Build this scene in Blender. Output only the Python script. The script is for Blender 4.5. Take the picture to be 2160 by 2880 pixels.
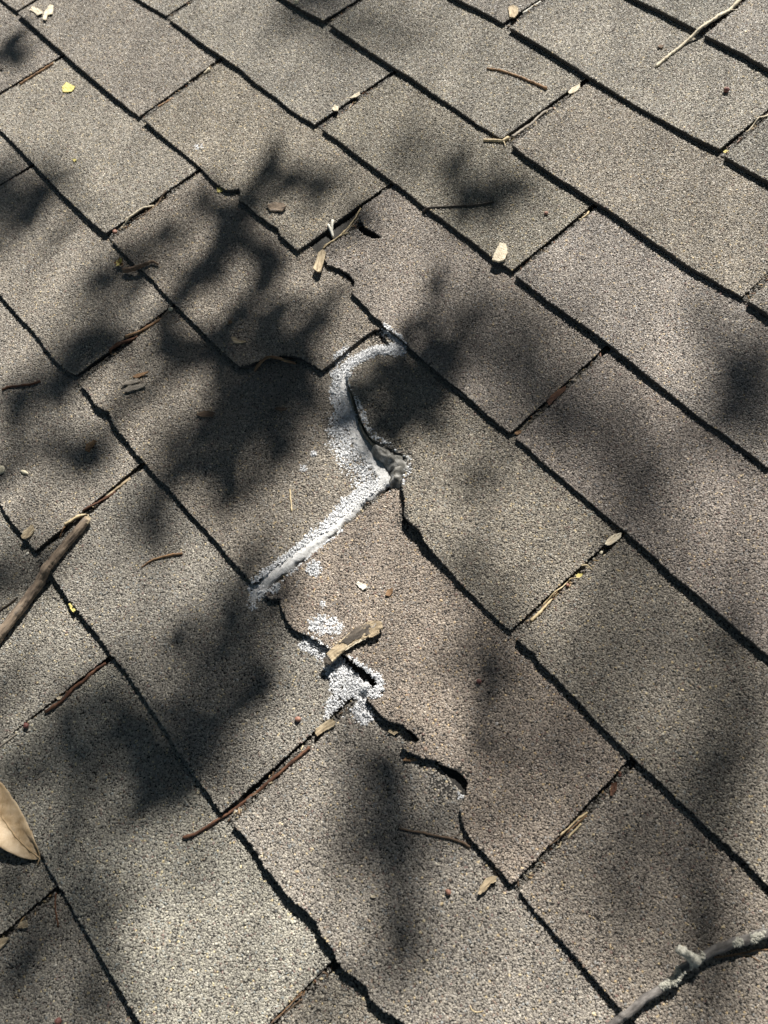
import bpy, bmesh, math, random
import numpy as np
from mathutils import Vector, Matrix, noise
from mathutils.geometry import delaunay_2d_cdt
from mathutils.bvhtree import BVHTree

scene = bpy.context.scene
for o in list(bpy.data.objects):
    bpy.data.objects.remove(o)

# ------------------------------------------------------------------ camera
RC = np.array([[0.6531705192588968, -0.6470933483907633, 0.3932409836722175],
               [0.7470531633442954, 0.635473564484689, -0.19515358049086723],
               [-0.12361166574536775, 0.42124048631340516, 0.8984857309841383]])
CP = np.array([1.199621501193896, -0.1430938185268527, 0.6508177236248086])
FPX = 1804.6765 / 1659.0 * 2160.0          # focal length in photograph pixels (2160 x 2880)
cam = bpy.data.cameras.new('camera')
cam.sensor_fit = 'VERTICAL'
cam.sensor_height = 36.0
cam.lens = FPX / 2880.0 * 36.0
cam.clip_start = 0.01
cam.clip_end = 400.0
cam.dof.use_dof = True
cam.dof.focus_distance = 0.735
cam.dof.aperture_fstop = 9.0
camo = bpy.data.objects.new('camera', cam)
scene.collection.objects.link(camo)
Mc = Matrix.Identity(4)
for i in range(3):
    for j in range(3):
        Mc[i][j] = RC[i][j]
    Mc[i][3] = CP[i]
camo.matrix_world = Mc
scene.camera = camo

# ------------------------------------------------------------------ sky and sun
SUN_EL = math.radians(40.0)
SUN_H = Vector((-0.50, 0.866, 0.0)).normalized()      # horizontal direction towards the sun
SUN = Vector((SUN_H.x * math.cos(SUN_EL), SUN_H.y * math.cos(SUN_EL), math.sin(SUN_EL)))
world = bpy.data.worlds.new('World')
scene.world = world
world.use_nodes = True
wn = world.node_tree
bg = wn.nodes['Background']
sky = wn.nodes.new('ShaderNodeTexSky')
sky.sky_type = 'NISHITA'
sky.sun_disc = False
sky.sun_elevation = SUN_EL
sky.sun_rotation = math.atan2(SUN_H.x, SUN_H.y)
wn.links.new(sky.outputs[0], bg.inputs[0])
bg.inputs[1].default_value = 0.05
sl = bpy.data.lights.new('sun', 'SUN')
sl.energy = 5.0
sl.angle = math.radians(0.53)
sl.color = (1.0, 0.95, 0.87)
so = bpy.data.objects.new('sun', sl)
scene.collection.objects.link(so)
so.rotation_euler = (-SUN).to_track_quat('-Z', 'Y').to_euler()
vs = scene.view_settings
vs.view_transform = 'Standard'
vs.look = 'None'
vs.gamma = 1.0
vs.use_curve_mapping = False
vs.exposure = 1.0

# ------------------------------------------------------------------ measuring the roof
TW, EX, DL = 0.3048, 0.127, 0.073     # tab width, exposure, course stagger beyond one half
TH = 0.0042                            # shingle thickness
TILE = {c: ((i % 3) * 720, (i // 3) * 720) for i, c in enumerate('ABCDEFGHIJKL')}
ZF = 1659.0 / 720.0


def S(tile, *pts):
    """enlargement coordinates of one photo tile -> photograph pixels"""
    ox, oy = TILE[tile]
    return [(ox + x / ZF, oy + y / ZF) for x, y in pts]


def onroof(px, z=0.0):
    d = RC @ np.array([(px[0] - 1080.0) / FPX, -(px[1] - 1440.0) / FPX, -1.0])
    t = (z - CP[2]) / d[2]
    p = CP + t * d
    return (p[0], p[1])


def topix(xy, z=0.0):
    """roof points (n,2) -> photograph pixels, used to know what lies in view"""
    xy = np.asarray(xy, float)
    q = (np.c_[xy, np.zeros(len(xy)) + z] - CP) @ RC
    return np.c_[1080 + FPX * q[:, 0] / -q[:, 2], 1440 - FPX * q[:, 1] / -q[:, 2]]


def mm_per_z(px):
    a = np.array(onroof(px)); b = np.array(onroof((px[0] + 5, px[1] + 5)))
    return np.linalg.norm(b - a) / math.hypot(5, 5) / ZF


rng = np.random.default_rng(7)
random.seed(7)


# ------------------------------------------------------------------ materials
def mat(name):
    m = bpy.data.materials.new(name)
    m.use_nodes = True
    nt = m.node_tree
    b = nt.nodes['Principled BSDF']
    return m, nt, b


def N(nt, t, **kw):
    n = nt.nodes.new(t)
    for k, v in kw.items():
        setattr(n, k, v)
    return n


def ramp(nt, stops, interp='LINEAR'):
    r = nt.nodes.new('ShaderNodeValToRGB')
    r.color_ramp.interpolation = interp
    e = r.color_ramp.elements
    e[0].position, e[0].color = stops[0][0], (*stops[0][1], 1)
    e[1].position, e[1].color = stops[-1][0], (*stops[-1][1], 1)
    for p, c in stops[1:-1]:
        k = e.new(p)
        k.color = (*c, 1)
    return r


def mat_asphalt():
    m, nt, b = mat('asphalt_sheet')
    tc = N(nt, 'ShaderNodeTexCoord')
    n1 = N(nt, 'ShaderNodeTexNoise'); n1.inputs['Scale'].default_value = 900; n1.inputs['Detail'].default_value = 3
    nt.links.new(tc.outputs['Object'], n1.inputs['Vector'])
    r = ramp(nt, [(0.35, (0.018, 0.017, 0.016)), (0.7, (0.06, 0.056, 0.05))])
    nt.links.new(n1.outputs[0], r.inputs[0]); nt.links.new(r.outputs[0], b.inputs['Base Color'])
    b.inputs['Roughness'].default_value = 0.85
    bp = N(nt, 'ShaderNodeBump'); bp.inputs['Strength'].default_value = 0.8; bp.inputs['Distance'].default_value = 0.0006
    nt.links.new(n1.outputs[0], bp.inputs['Height']); nt.links.new(bp.outputs[0], b.inputs['Normal'])
    return m


def mat_granule_sheet():
    m, nt, b = mat('granule_sheet')
    tc = N(nt, 'ShaderNodeTexCoord')
    v = N(nt, 'ShaderNodeTexVoronoi'); v.inputs['Scale'].default_value = 520
    nt.links.new(tc.outputs['Object'], v.inputs['Vector'])
    sp = N(nt, 'ShaderNodeSeparateColor'); nt.links.new(v.outputs['Color'], sp.inputs[0])
    r = ramp(nt, [(0.0, (0.06, 0.055, 0.05)), (0.4, (0.16, 0.15, 0.13)), (0.75, (0.26, 0.245, 0.21)), (1.0, (0.42, 0.38, 0.3))])
    nt.links.new(sp.outputs[0], r.inputs[0]); nt.links.new(r.outputs[0], b.inputs['Base Color'])
    bp = N(nt, 'ShaderNodeBump'); bp.inputs['Strength'].default_value = 1.0; bp.inputs['Distance'].default_value = 0.001
    bp.invert = True
    nt.links.new(v.outputs['Distance'], bp.inputs['Height']); nt.links.new(bp.outputs[0], b.inputs['Normal'])
    b.inputs['Roughness'].default_value = 0.8
    return m


def mat_granule():
    m, nt, b = mat('mineral_granule')
    a = N(nt, 'ShaderNodeAttribute'); a.attribute_type = 'INSTANCER'; a.attribute_name = 'gcol'
    nt.links.new(a.outputs['Color'], b.inputs['Base Color'])
    b.inputs['Roughness'].default_value = 0.5
    b.inputs['Specular IOR Level'].default_value = 0.42
    return m


def mat_rough(name, stops, scale=300, stretch=(1, 1, 1), bump=0.0005, rough=0.8, detail=4, coords='Object', sub=0.0):
    m, nt, b = mat(name)
    tc = N(nt, 'ShaderNodeTexCoord')
    mp = N(nt, 'ShaderNodeMapping'); mp.inputs['Scale'].default_value = stretch
    nt.links.new(tc.outputs[coords], mp.inputs[0])
    n1 = N(nt, 'ShaderNodeTexNoise'); n1.inputs['Scale'].default_value = scale; n1.inputs['Detail'].default_value = detail
    n1.inputs['Roughness'].default_value = 0.65
    nt.links.new(mp.outputs[0], n1.inputs['Vector'])
    r = ramp(nt, stops)
    nt.links.new(n1.outputs[0], r.inputs[0]); nt.links.new(r.outputs[0], b.inputs['Base Color'])
    b.inputs['Roughness'].default_value = rough
    if bump:
        bp = N(nt, 'ShaderNodeBump'); bp.inputs['Strength'].default_value = 0.9; bp.inputs['Distance'].default_value = bump
        nt.links.new(n1.outputs[0], bp.inputs['Height']); nt.links.new(bp.outputs[0], b.inputs['Normal'])
    return m


M = {}
M['asphalt'] = mat_asphalt()
M['sheet'] = mat_granule_sheet()
M['granule'] = mat_granule()
M['sealant'] = mat_rough('weathered_sealant', [(0.3, (0.38, 0.38, 0.375)), (0.5, (0.58, 0.58, 0.58)), (0.7, (0.74, 0.745, 0.75))], 420, (1, 1, 1), 0.0010, 0.6, 8)
M['olive'] = mat_rough('torn_felt', [(0.3, (0.05, 0.046, 0.034)), (0.7, (0.15, 0.14, 0.105))], 300, (1, 1, 1), 0.0004, 0.7, 4)
M['crust'] = mat_rough('white_sealant', [(0.3, (0.42, 0.42, 0.43)), (0.5, (0.66, 0.67, 0.68)), (0.7, (0.78, 0.79, 0.8))], 700, (1, 1, 1), 0.0012, 0.7, 5)
M['membrane'] = mat_rough('grey_membrane', [(0.3, (0.06, 0.058, 0.05)), (0.5, (0.16, 0.155, 0.14)), (0.72, (0.40, 0.40, 0.39))], 220, (1, 1, 1), 0.0008, 0.6, 6)
# wood and leaf stuff: generated coordinates run along the piece (x = length)
M['tan'] = mat_rough('tan_wood', [(0.3, (0.14, 0.105, 0.065)), (0.48, (0.36, 0.285, 0.185)), (0.68, (0.58, 0.49, 0.34))], 420, (.16, 1, 1), 0.0009, 0.8, 7)
M['pale'] = mat_rough('pale_husk', [(0.3, (0.36, 0.30, 0.21)), (0.55, (0.62, 0.55, 0.42)), (0.75, (0.78, 0.72, 0.58))], 250, (1, 1, 1), 0.0005)
M['yellow'] = mat_rough('yellow_petal', [(0.3, (0.42, 0.36, 0.10)), (0.6, (0.66, 0.58, 0.22)), (0.8, (0.78, 0.72, 0.36))], 260, (1, 1, 1), 0.0004)
M['orange'] = mat_rough('orange_bark', [(0.3, (0.10, 0.055, 0.03)), (0.55, (0.28, 0.165, 0.085)), (0.78, (0.52, 0.36, 0.2))], 420, (.16, 1, 1), 0.0006)
M['red'] = mat_rough('red_bark', [(0.3, (0.03, 0.016, 0.011)), (0.5, (0.11, 0.048, 0.026)), (0.68, (0.20, 0.10, 0.055)), (0.8, (0.34, 0.24, 0.16))], 500, (.12, 1, 1), 0.0009)
M['brown'] = mat_rough('brown_twig', [(0.3, (0.05, 0.032, 0.02)), (0.55, (0.15, 0.10, 0.065)), (0.75, (0.27, 0.2, 0.13))], 300, (.16, 1, 1), 0.0005)
M['dark'] = mat_rough('dark_bark', [(0.3, (0.022, 0.018, 0.014)), (0.55, (0.07, 0.058, 0.046)), (0.75, (0.17, 0.14, 0.11))], 260, (.16, 1, 1), 0.0008)
M['grey'] = mat_rough('grey_twig', [(0.3, (0.16, 0.14, 0.115)), (0.55, (0.34, 0.3, 0.25)), (0.75, (0.5, 0.46, 0.4))], 260, (.16, 1, 1), 0.0006)
M['stick'] = mat_rough('weathered_stick', [(0.3, (0.03, 0.024, 0.02)), (0.42, (0.12, 0.09, 0.066)), (0.55, (0.26, 0.2, 0.145)), (0.62, (0.2, 0.165, 0.135)), (0.78, (0.42, 0.35, 0.27))], 150, (.3, 1, 1), 0.0018, 0.85, 9)
M['stickgrey'] = mat_rough('grey_bark_stick', [(0.3, (0.05, 0.046, 0.043)), (0.48, (0.13, 0.12, 0.113)), (0.72, (0.30, 0.28, 0.265))], 260, (.4, 1, 1), 0.0012, 0.85, 9)
M['lichen'] = mat_rough('pale_lichen', [(0.3, (0.26, 0.255, 0.215)), (0.55, (0.46, 0.45, 0.39)), (0.75, (0.62, 0.61, 0.54))], 420, (1, 1, 1), 0.0012, 0.9, 6)
M['leaf'] = mat_rough('dry_leaf', [(0.25, (0.20, 0.12, 0.06)), (0.38, (0.42, 0.30, 0.17)), (0.55, (0.55, 0.42, 0.27)), (0.78, (0.66, 0.54, 0.38))], 110, (1, 1, 1), 0.0008, 0.6, 9)
M['leafdark'] = mat_rough('leaf_rib', [(0.3, (0.28, 0.19, 0.10)), (0.7, (0.44, 0.33, 0.2))], 200)
M['berry_red'] = mat_rough('berry_red', [(0.3, (0.09, 0.03, 0.026)), (0.7, (0.22, 0.09, 0.075))], 500, rough=0.6)
M['berry_pink'] = mat_rough('berry_pink', [(0.3, (0.20, 0.09, 0.065)), (0.7, (0.40, 0.22, 0.16))], 500, rough=0.6)
M['cream'] = mat_rough('cream_seed', [(0.3, (0.48, 0.43, 0.30)), (0.7, (0.74, 0.69, 0.54))], 260, rough=0.6)
M['white'] = mat_rough('white_flake', [(0.3, (0.55, 0.53, 0.46)), (0.7, (0.8, 0.78, 0.7))], 260, rough=0.6)
M['straw'] = mat_rough('straw', [(0.3, (0.36, 0.27, 0.15)), (0.6, (0.6, 0.49, 0.3)), (0.8, (0.72, 0.62, 0.42))], 300, (.16, 1, 1), rough=0.6)


# ------------------------------------------------------------------ object helpers
def link(name, me, m, parent=None):
    o = bpy.data.objects.new(name, me)
    scene.collection.objects.link(o)
    if m is not None:
        me.materials.append(m)
    if parent is not None:
        o.parent = parent
    return o


def tag(o, label, cat, group=None):
    o['label'] = label
    o['category'] = cat
    if group:
        o['group'] = group
    return o


def empty(name, loc=(0, 0, 0)):
    o = bpy.data.objects.new(name, None)
    o.location = loc
    o.empty_display_size = 0.02
    scene.collection.objects.link(o)
    return o


def pydata(name, v, f, smooth=True):
    me = bpy.data.meshes.new(name)
    me.from_pydata([tuple(p) for p in v], [], f)
    me.update()
    if smooth:
        me.polygons.foreach_set('use_smooth', [True] * len(me.polygons))
    return me


# ------------------------------------------------------------------ ground, far below the eave
gm = bpy.data.meshes.new('ground')
gm.from_pydata([(-150, -150, -3.6), (150, -150, -3.6), (150, 150, -3.6), (-150, 150, -3.6)], [], [(0, 1, 2, 3)])
go = link('ground', gm, mat_rough('lawn', [(0.3, (0.03, 0.05, 0.015)), (0.7, (0.07, 0.10, 0.03))], 3, bump=0))
go['kind'] = 'structure'

# ------------------------------------------------------------------ the roof
roof_me = bpy.data.meshes.new('roof')
bm = bmesh.new()
bmesh.ops.create_cube(bm, size=1.0, matrix=Matrix.Translation((0.7, 0.05, -0.05)) @ Matrix.Diagonal((5.2, 3.4, 0.06, 1)))
bm.to_mesh(roof_me); bm.free()
roof = link('roof', roof_me, M['asphalt'])
roof['kind'] = 'structure'
roof['label'] = 'old asphalt shingle roof with staggered worn tabs and cracks'

# traced butt edges: (course, left slot) -> points along the lower edge, left to right
A_, B_, C_, D_, E_, F_, G_, H_, I_, J_, K_, L_ = [lambda *p, t=t: S(t, *p) for t in 'ABCDEFGHIJKL']
EDGE = {
    (5, 1): C_((805, 0), (960, 75), (1100, 150), (1215, 205)),
    (5, 2): C_((1250, 232), (1400, 310), (1530, 375), (1659, 455)),
    (4, .5): B_((1310, 0), (1480, 80), (1600, 145)),
    (4, 1.5): C_((-12, 183), (200, 310), (440, 460), (500, 500), (640, 580), (820, 690), (1000, 790), (1180, 890), (1345, 970)),
    (4, 2.5): C_((1380, 1018), (1500, 1090), (1659, 1180)),
    (3, 0): B_((190, 0), (310, 75), (440, 140)),
    (3, 1): B_((480, 163), (620, 260), (760, 355), (890, 440), (1010, 510), (1150, 610), (1290, 700), (1450, 810), (1590, 895)),
    (3, 2): C_((5, 948), (100, 1025), (240, 1120), (400, 1220), (540, 1310), (680, 1400), (860, 1530)) + F_((1045, 0), (1160, 78), (1290, 150), (1390, 210), (1490, 265)),
    (3, 3): F_((1530, 303), (1659, 390)),
    (2, -.5): A_((905, 0), (1000, 55), (1075, 100)),
    (2, .5): A_((1095, 123), (1200, 200), (1330, 300), (1440, 370), (1560, 450)) + B_((0, 540), (130, 630), (210, 700), (300, 760), (380, 805)),
    (2, 1.5): B_((430, 838), (560, 930), (660, 1010), (780, 1100), (870, 1165), (960, 1230), (1080, 1330), (1180, 1400), (1300, 1490), (1420, 1580), (1510, 1659)) + E_((1590, 50)) + F_((0, 95)),
    (2, 2.5): F_((25, 130), (110, 195), (230, 290), (330, 360), (430, 430), (530, 500), (640, 585), (760, 680), (880, 780), (980, 860), (1100, 950), (1220, 1050), (1330, 1120), (1450, 1210), (1560, 1290), (1659, 1370)),
    (1, -1): A_((-60, -60), (10, -5), (108, 72)),
    (1, 0): A_((122, 88), (250, 205), (400, 335), (520, 445), (640, 545), (760, 645), (900, 752)),
    (1, 1): A_((935, 783), (1060, 890), (1190, 990), (1300, 1085), (1390, 1180), (1460, 1232), (1505, 1232), (1552, 1222), (1560, 1250), (1545, 1295), (1600, 1325)) + B_((0, 1385), (45, 1415), (90, 1455), (140, 1475), (152, 1515), (210, 1575), (270, 1625)),
    (1, 2): E_((465, 52), (540, 78), (600, 112), (640, 162), (636, 195), (615, 232), (690, 306), (730, 346), (750, 382), (810, 428), (830, 462), (900, 508), (960, 558), (1040, 638), (1130, 718), (1220, 798), (1320, 868), (1410, 948), (1500, 1028), (1570, 1088), (1648, 1145)),
    (1, 3): F_((25, 1178), (120, 1258), (200, 1338), (300, 1418), (380, 1488), (480, 1568)) + I_((580, 0), (650, 58), (740, 128), (840, 218), (940, 308), (1040, 408), (1150, 498), (1260, 588), (1380, 698), (1500, 798), (1600, 888), (1659, 935)),
    (0, .5): A_((0, 838), (90, 928), (200, 1043), (300, 1148), (400, 1258), (500, 1348), (600, 1448), (690, 1518)),
    (0, 1.5): A_((725, 1558), (800, 1640)) + D_((880, 58), (940, 108), (1000, 163), (1030, 203), (1120, 298), (1220, 398), (1330, 508), (1430, 608), (1550, 718)) + E_((-60, 712), (0, 690), (90, 658), (200, 640), (290, 655), (350, 690), (425, 735)),
    (0, 2.5): E_((965, 1570)) + H_((962, 38), (1000, 78), (1060, 128), (1090, 188), (1130, 248), (1190, 308), (1280, 408), (1380, 518), (1480, 618), (1570, 698), (1645, 766)),
    (0, 3.5): I_((30, 823), (80, 868), (140, 918), (200, 998), (290, 1078), (380, 1178), (470, 1268), (560, 1368), (660, 1468), (760, 1568), (800, 1608), (860, 1659)) + L_((950, 80), (1060, 190), (1160, 280), (1280, 400), (1400, 500), (1520, 620), (1659, 760)),
    (-1, 1): D_((0, 243), (100, 368), (210, 478), (290, 588), (360, 678), (430, 743), (495, 768)),
    (-1, 2): D_((520, 833), (580, 898), (630, 978), (710, 1018), (740, 1088), (770, 1138), (810, 1178), (860, 1248), (920, 1323), (960, 1368), (1020, 1438), (1100, 1508), (1220, 1655)) + G_((1300, 78), (1400, 188), (1500, 308), (1590, 408), (1640, 468)),
    (-1, 3): H_((50, 530), (95, 568), (150, 558), (165, 618), (200, 698), (250, 768), (330, 798), (400, 838), (480, 888), (540, 902), (590, 938), (650, 988), (710, 1028), (775, 1090), (785, 1120), (740, 1158), (715, 1198), (760, 1268), (820, 1328), (870, 1363), (960, 1383), (1010, 1428), (1062, 1473), (1040, 1492), (985, 1490), (945, 1512), (950, 1530), (990, 1556), (1080, 1596), (1200, 1616)) + K_((1180, -30), (1300, 16), (1350, 58), (1375, 108), (1362, 170), (1332, 228), (1320, 258), (1330, 338), (1370, 428), (1440, 508), (1530, 608), (1600, 688), (1655, 758)),
    (-1, 4): L_((50, 798), (120, 888), (200, 988), (290, 1078), (370, 1178), (450, 1268), (540, 1378), (620, 1468), (700, 1553), (800, 1650)),
    (-2, 1.5): D_((0, 1588),) + G_((30, -2), (90, 78), (150, 148), (230, 253)),
    (-2, 2.5): G_((260, 308), (310, 368), (370, 448), (440, 558), (530, 668), (600, 758), (670, 848), (720, 928), (790, 998), (870, 1108), (930, 1198), (1010, 1318), (1080, 1418), (1150, 1538), (1235, 1655)) + J_((1290, 78), (1350, 168), (1400, 238), (1440, 293)),
    (-2, 3.5): J_((1510, 368), (1580, 428)) + K_((0, 538), (60, 638), (130, 718), (200, 818), (265, 878), (330, 928), (400, 998), (430, 1088), (500, 1168), (530, 1248), (580, 1308), (650, 1358), (720, 1418), (750, 1498), (830, 1568), (960, 1650)),
    (-3, 3): J_((0, 108), (60, 218), (150, 370), (270, 568), (330, 678), (390, 778), (450, 878), (520, 988), (590, 1108), (660, 1228), (740, 1358), (810, 1478), (870, 1578), (925, 1659)),
}
# torn side edges, from the lower corner upwards
LEFT = {
    (1, 2): B_((430, 1645), (500, 1578), (600, 1520), (655, 1492), (700, 1530), (760, 1552), (822, 1546), (765, 1506), (707, 1478), (668, 1415), (700, 1335)),
    (0, 2.5): E_((945, 1480), (965, 1400), (992, 1345), (940, 1300), (860, 1265), (760, 1205), (720, 1150), (680, 1060), (645, 950), (605, 850), (590, 760), (605, 700), (720, 640), (800, 600), (868, 575), (832, 515)),
}
RIGHT = {(0, 1.5): E_((500, 690), (600, 600), (700, 515), (765, 470))}
# where each slot meets the next course, (course, slot) -> 1659-px view
TOP = {(1, 1): (476, 126), (1, 2): (842, 398), (1, 3): (1310, 752), (2, 1.5): (850, 155), (2, 2.5): (1285, 442), (3, 2): (1268, 170),
       (0, .5): (138, 117), (0, 1.5): (433, 363), (0, 2.5): (823, 712), (0, 3.5): (1346, 1149), (-1, 2): (375, 660), (-1, 1): (72, 354),
       (-1, 3): (850, 1040), (-1, 4): (1372, 1639), (-2, 2.5): (310, 1000), (-2, 3.5): (760, 1515), (-3, 3): (240, 1418), (-3, 4): (728, 2079), (-4, 3.5): (127, 1919)}
# how far the butt edge has curled up from the course below
CURLT = {(0, .5): .0010, (0, 1.5): .0010, (-1, 1): .0005, (-1, 2): .0006, (-1, 3): .0012, (-2, 1.5): .0006, (-2, 2.5): .0009, (1, 0): .0014, (1, 1): .0010, (1, -1): .0010}
CURL = {5: .0010, 4: .0013, 3: .0012, 2: .0009, 1: .0009, 0: .0013, -1: .0012, -2: .0009, -3: .0008}
SLOT = 0.0060


def slot_x(k, u):
    return (u + DL * k) * TW


def slot_top(k, u):
    if (k, u) in TOP:
        t = TOP[(k, u)]
        return onroof((t[0] * 2160 / 1659.0, t[1] * 2160 / 1659.0))
    return (slot_x(k, u), (k + 1) * EX)


# local heave of the roof near the torn tab: (photo px, radius m, dz, course)
HEAVE = [(S('E', (720, 1000))[0], 0.05, 0.0058, 0), (S('E', (930, 1330))[0], 0.03, 0.0035, 0), (S('H', (1010, 120))[0], 0.03, 0.0035, 0),
         (S('H', (960, 1360))[0], 0.028, 0.0022, -1), (S('K', (1340, 60))[0], 0.022, 0.0012, -1), (S('H', (680, 980))[0], 0.03, 0.0012, -1),
         (S('B', (690, 1420))[0], 0.02, 0.003, 1), (S('K', (600, 1350))[0], 0.06, 0.003, -2), (S('K', (300, 900))[0], 0.05, 0.002, -2), (S('D', (700, 1030))[0], 0.04, 0.002, -1)]
HEAVE = [(onroof(p), r, dz, k) for p, r, dz, k in HEAVE]


class Tab:
    def __init__(s, k, u):
        s.k, s.u = k, u
        r = np.random.default_rng(abs(hash((k * 7 + 100, int(u * 2) + 50))) % 99991)
        s.r = r
        s.w = [(r.uniform(8, 34), r.uniform(8, 34), r.uniform(0, 6.3), r.uniform(.0002, .0005)) for _ in range(5)]
        s.curl = CURLT.get((k, u), CURL.get(k, .002)) * r.uniform(.8, 1.2)
        s.tilt = r.uniform(-.6, .6)
        s.y0 = k * EX

    def h(s, x, y):
        x = np.asarray(x, float); y = np.asarray(y, float)
        d = np.maximum(y - s.y0, -0.01)
        z = TH * (0.5 - d / EX)
        xr = (x - slot_x(s.k, s.u)) / TW
        z = z + s.curl * np.exp(-np.maximum(d, 0) / 0.028) * (1 + s.tilt * (xr - .5))
        fade = np.clip(1.15 - d / EX, 0.1, 1)
        for fx, fy, p, a in s.w:
            z = z + a * np.sin(fx * x + fy * y + p) * fade
        for (cx, cy), r, dz, k in HEAVE:
            if k == s.k:
                z = z + dz * np.exp(-((x - cx) ** 2 + (y - cy) ** 2) / (r * r))
        return z


def resample(pts, step):
    out = []
    n = len(pts)
    for i in range(n):
        a, b = np.array(pts[i]), np.array(pts[(i + 1) % n])
        L = np.linalg.norm(b - a)
        m = max(1, int(L / step))
        for j in range(m):
            out.append(a + (b - a) * j / m)
    return np.array(out)


def inside(poly, q):
    x, y = q[:, 0], q[:, 1]
    c = np.zeros(len(q), bool)
    j = len(poly) - 1
    for i in range(len(poly)):
        xi, yi = poly[i]; xj, yj = poly[j]
        if yi != yj:
            t = ((yi > y) != (yj > y)) & (x < (xj - xi) * (y - yi) / (yj - yi) + xi)
            c ^= t
        j = i
    return c


def cdt_mesh(poly, step, hfun, thick):
    """closed outline (n,2) -> top sheet with inner points plus side walls"""
    n = len(poly)
    lo, hi = poly.min(0), poly.max(0)
    gx, gy = np.meshgrid(np.arange(lo[0], hi[0], step), np.arange(lo[1], hi[1], step))
    g = np.c_[gx.ravel(), gy.ravel()]
    g = g[inside(poly, g)]
    if len(g):
        dmin = np.full(len(g), 9.0)
        for c in range(0, len(g), 4000):
            dd = np.linalg.norm(g[c:c + 4000, None] - poly[None], axis=2).min(1)
            dmin[c:c + 4000] = dd
        g = g[dmin > step * .45]
    pts = np.vstack([poly, g]) if len(g) else poly
    ret = delaunay_2d_cdt([Vector((a, b)) for a, b in pts], [], [list(range(n))], 1, 1e-6)
    vo, fo, orig = ret[0], ret[2], ret[3]
    vv = np.array([(p.x, p.y) for p in vo])
    z = hfun(vv[:, 0], vv[:, 1])
    faces = [list(f) for f in fo]
    verts = [(a, b, c) for (a, b), c in zip(vv, z)]
    # boundary edges -> walls
    cnt = {}
    for f in faces:
        for i in range(len(f)):
            e = (f[i], f[(i + 1) % len(f)])
            cnt[e] = cnt.get(e, 0) + 1
    low = {}
    for (a, b) in list(cnt):
        if (b, a) not in cnt:
            for q in (a, b):
                if q not in low:
                    low[q] = len(verts)
                    verts.append((vv[q][0], vv[q][1], z[q] - thick))
            faces.append([b, a, low[a], low[b]])
    return verts, faces


# ------------------------------------------------------------------ what has been smeared with white sealant
# (kind, photo points, radius in photo px, strength)
z2 = 1 / ZF
PAINT = [
    ('line', E_((935, 602), (860, 605), (790, 598), (700, 640), (610, 688), (560, 745)), 44 * z2, 1.0),
    ('line', E_((552, 760), (540, 860), (560, 950), (600, 1060)), 66 * z2, .95),
    ('line', E_((560, 1080), (580, 1180), (620, 1270), (690, 1330), (740, 1400)), 100 * z2, .72),
    ('line', E_((520, 1210), (600, 1340), (680, 1440)), 70 * z2, .45),
    ('line', E_((860, 1440), (720, 1530), (600, 1620)) + H_((480, 110), (330, 235), (200, 345), (90, 430), (10, 500)), 62 * z2, .95),
    ('line', H_((10, 500), (-15, 560), (-25, 600)), 36 * z2, .6),
    ('line', E_((830, 470), (880, 515), (935, 555)), 22 * z2, .8),
    ('line', E_((585, 600), (520, 665)), 24 * z2, .75),
    ('line', E_((985, 1330), (985, 1400), (945, 1480)), 26 * z2, .55),
    ('line', E_((600, 870), (655, 960), (700, 1070), (780, 1200), (900, 1270)), 22 * z2, .45),
    ('line', H_((330, 850), (400, 890), (460, 930)), 50 * z2, .85),
    ('line', H_((530, 1020), (620, 1040), (700, 1110), (750, 1130)), 88 * z2, 1.0),
    ('line', H_((540, 1110), (600, 1160), (520, 1260)), 70 * z2, .95),
    ('line', H_((650, 1240), (700, 1310)), 62 * z2, .95),
    ('line', H_((480, 1290), (460, 1320)), 20 * z2, .7),
    ('dot', H_((378, 372)), 55 * z2, .85),
    ('line', H_((410, 735), (500, 750)), 66 * z2, .72),
    ('dot', H_((430, 605)), 22 * z2, .6),
    ('dot', E_((370, 1275)), 20 * z2, .95),
    ('dot', E_((305, 1375)), 24 * z2, .9),
    ('dot', A_((1295, 958)), 26 * z2, .7),
    ('dot', H_((120, 500)), 40 * z2, .7),
    ('dot', K_((1325, 180)), 22 * z2, .8),
]
# bald patches where the granules have washed off
BALD = [(K_((1215, 110))[0], 85 * z2, .5), (K_((1310, 60))[0], 50 * z2, .5), (E_((870, 1370))[0], 100 * z2, .9), (H_((960, 40))[0], 40 * z2, .7),
        (B_((560, 1480))[0], 60 * z2, .45), (K_((420, 1330))[0], 50 * z2, .6), (E_((780, 500))[0], 40 * z2, .4), (H_((570, 1260))[0], 45 * z2, .8), (H_((1060, 1460))[0], 45 * z2, .5)]


def vnoise(p, f):
    return np.array([noise.noise(Vector((a * f, b * f, 1.7))) for a, b in p])


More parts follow.
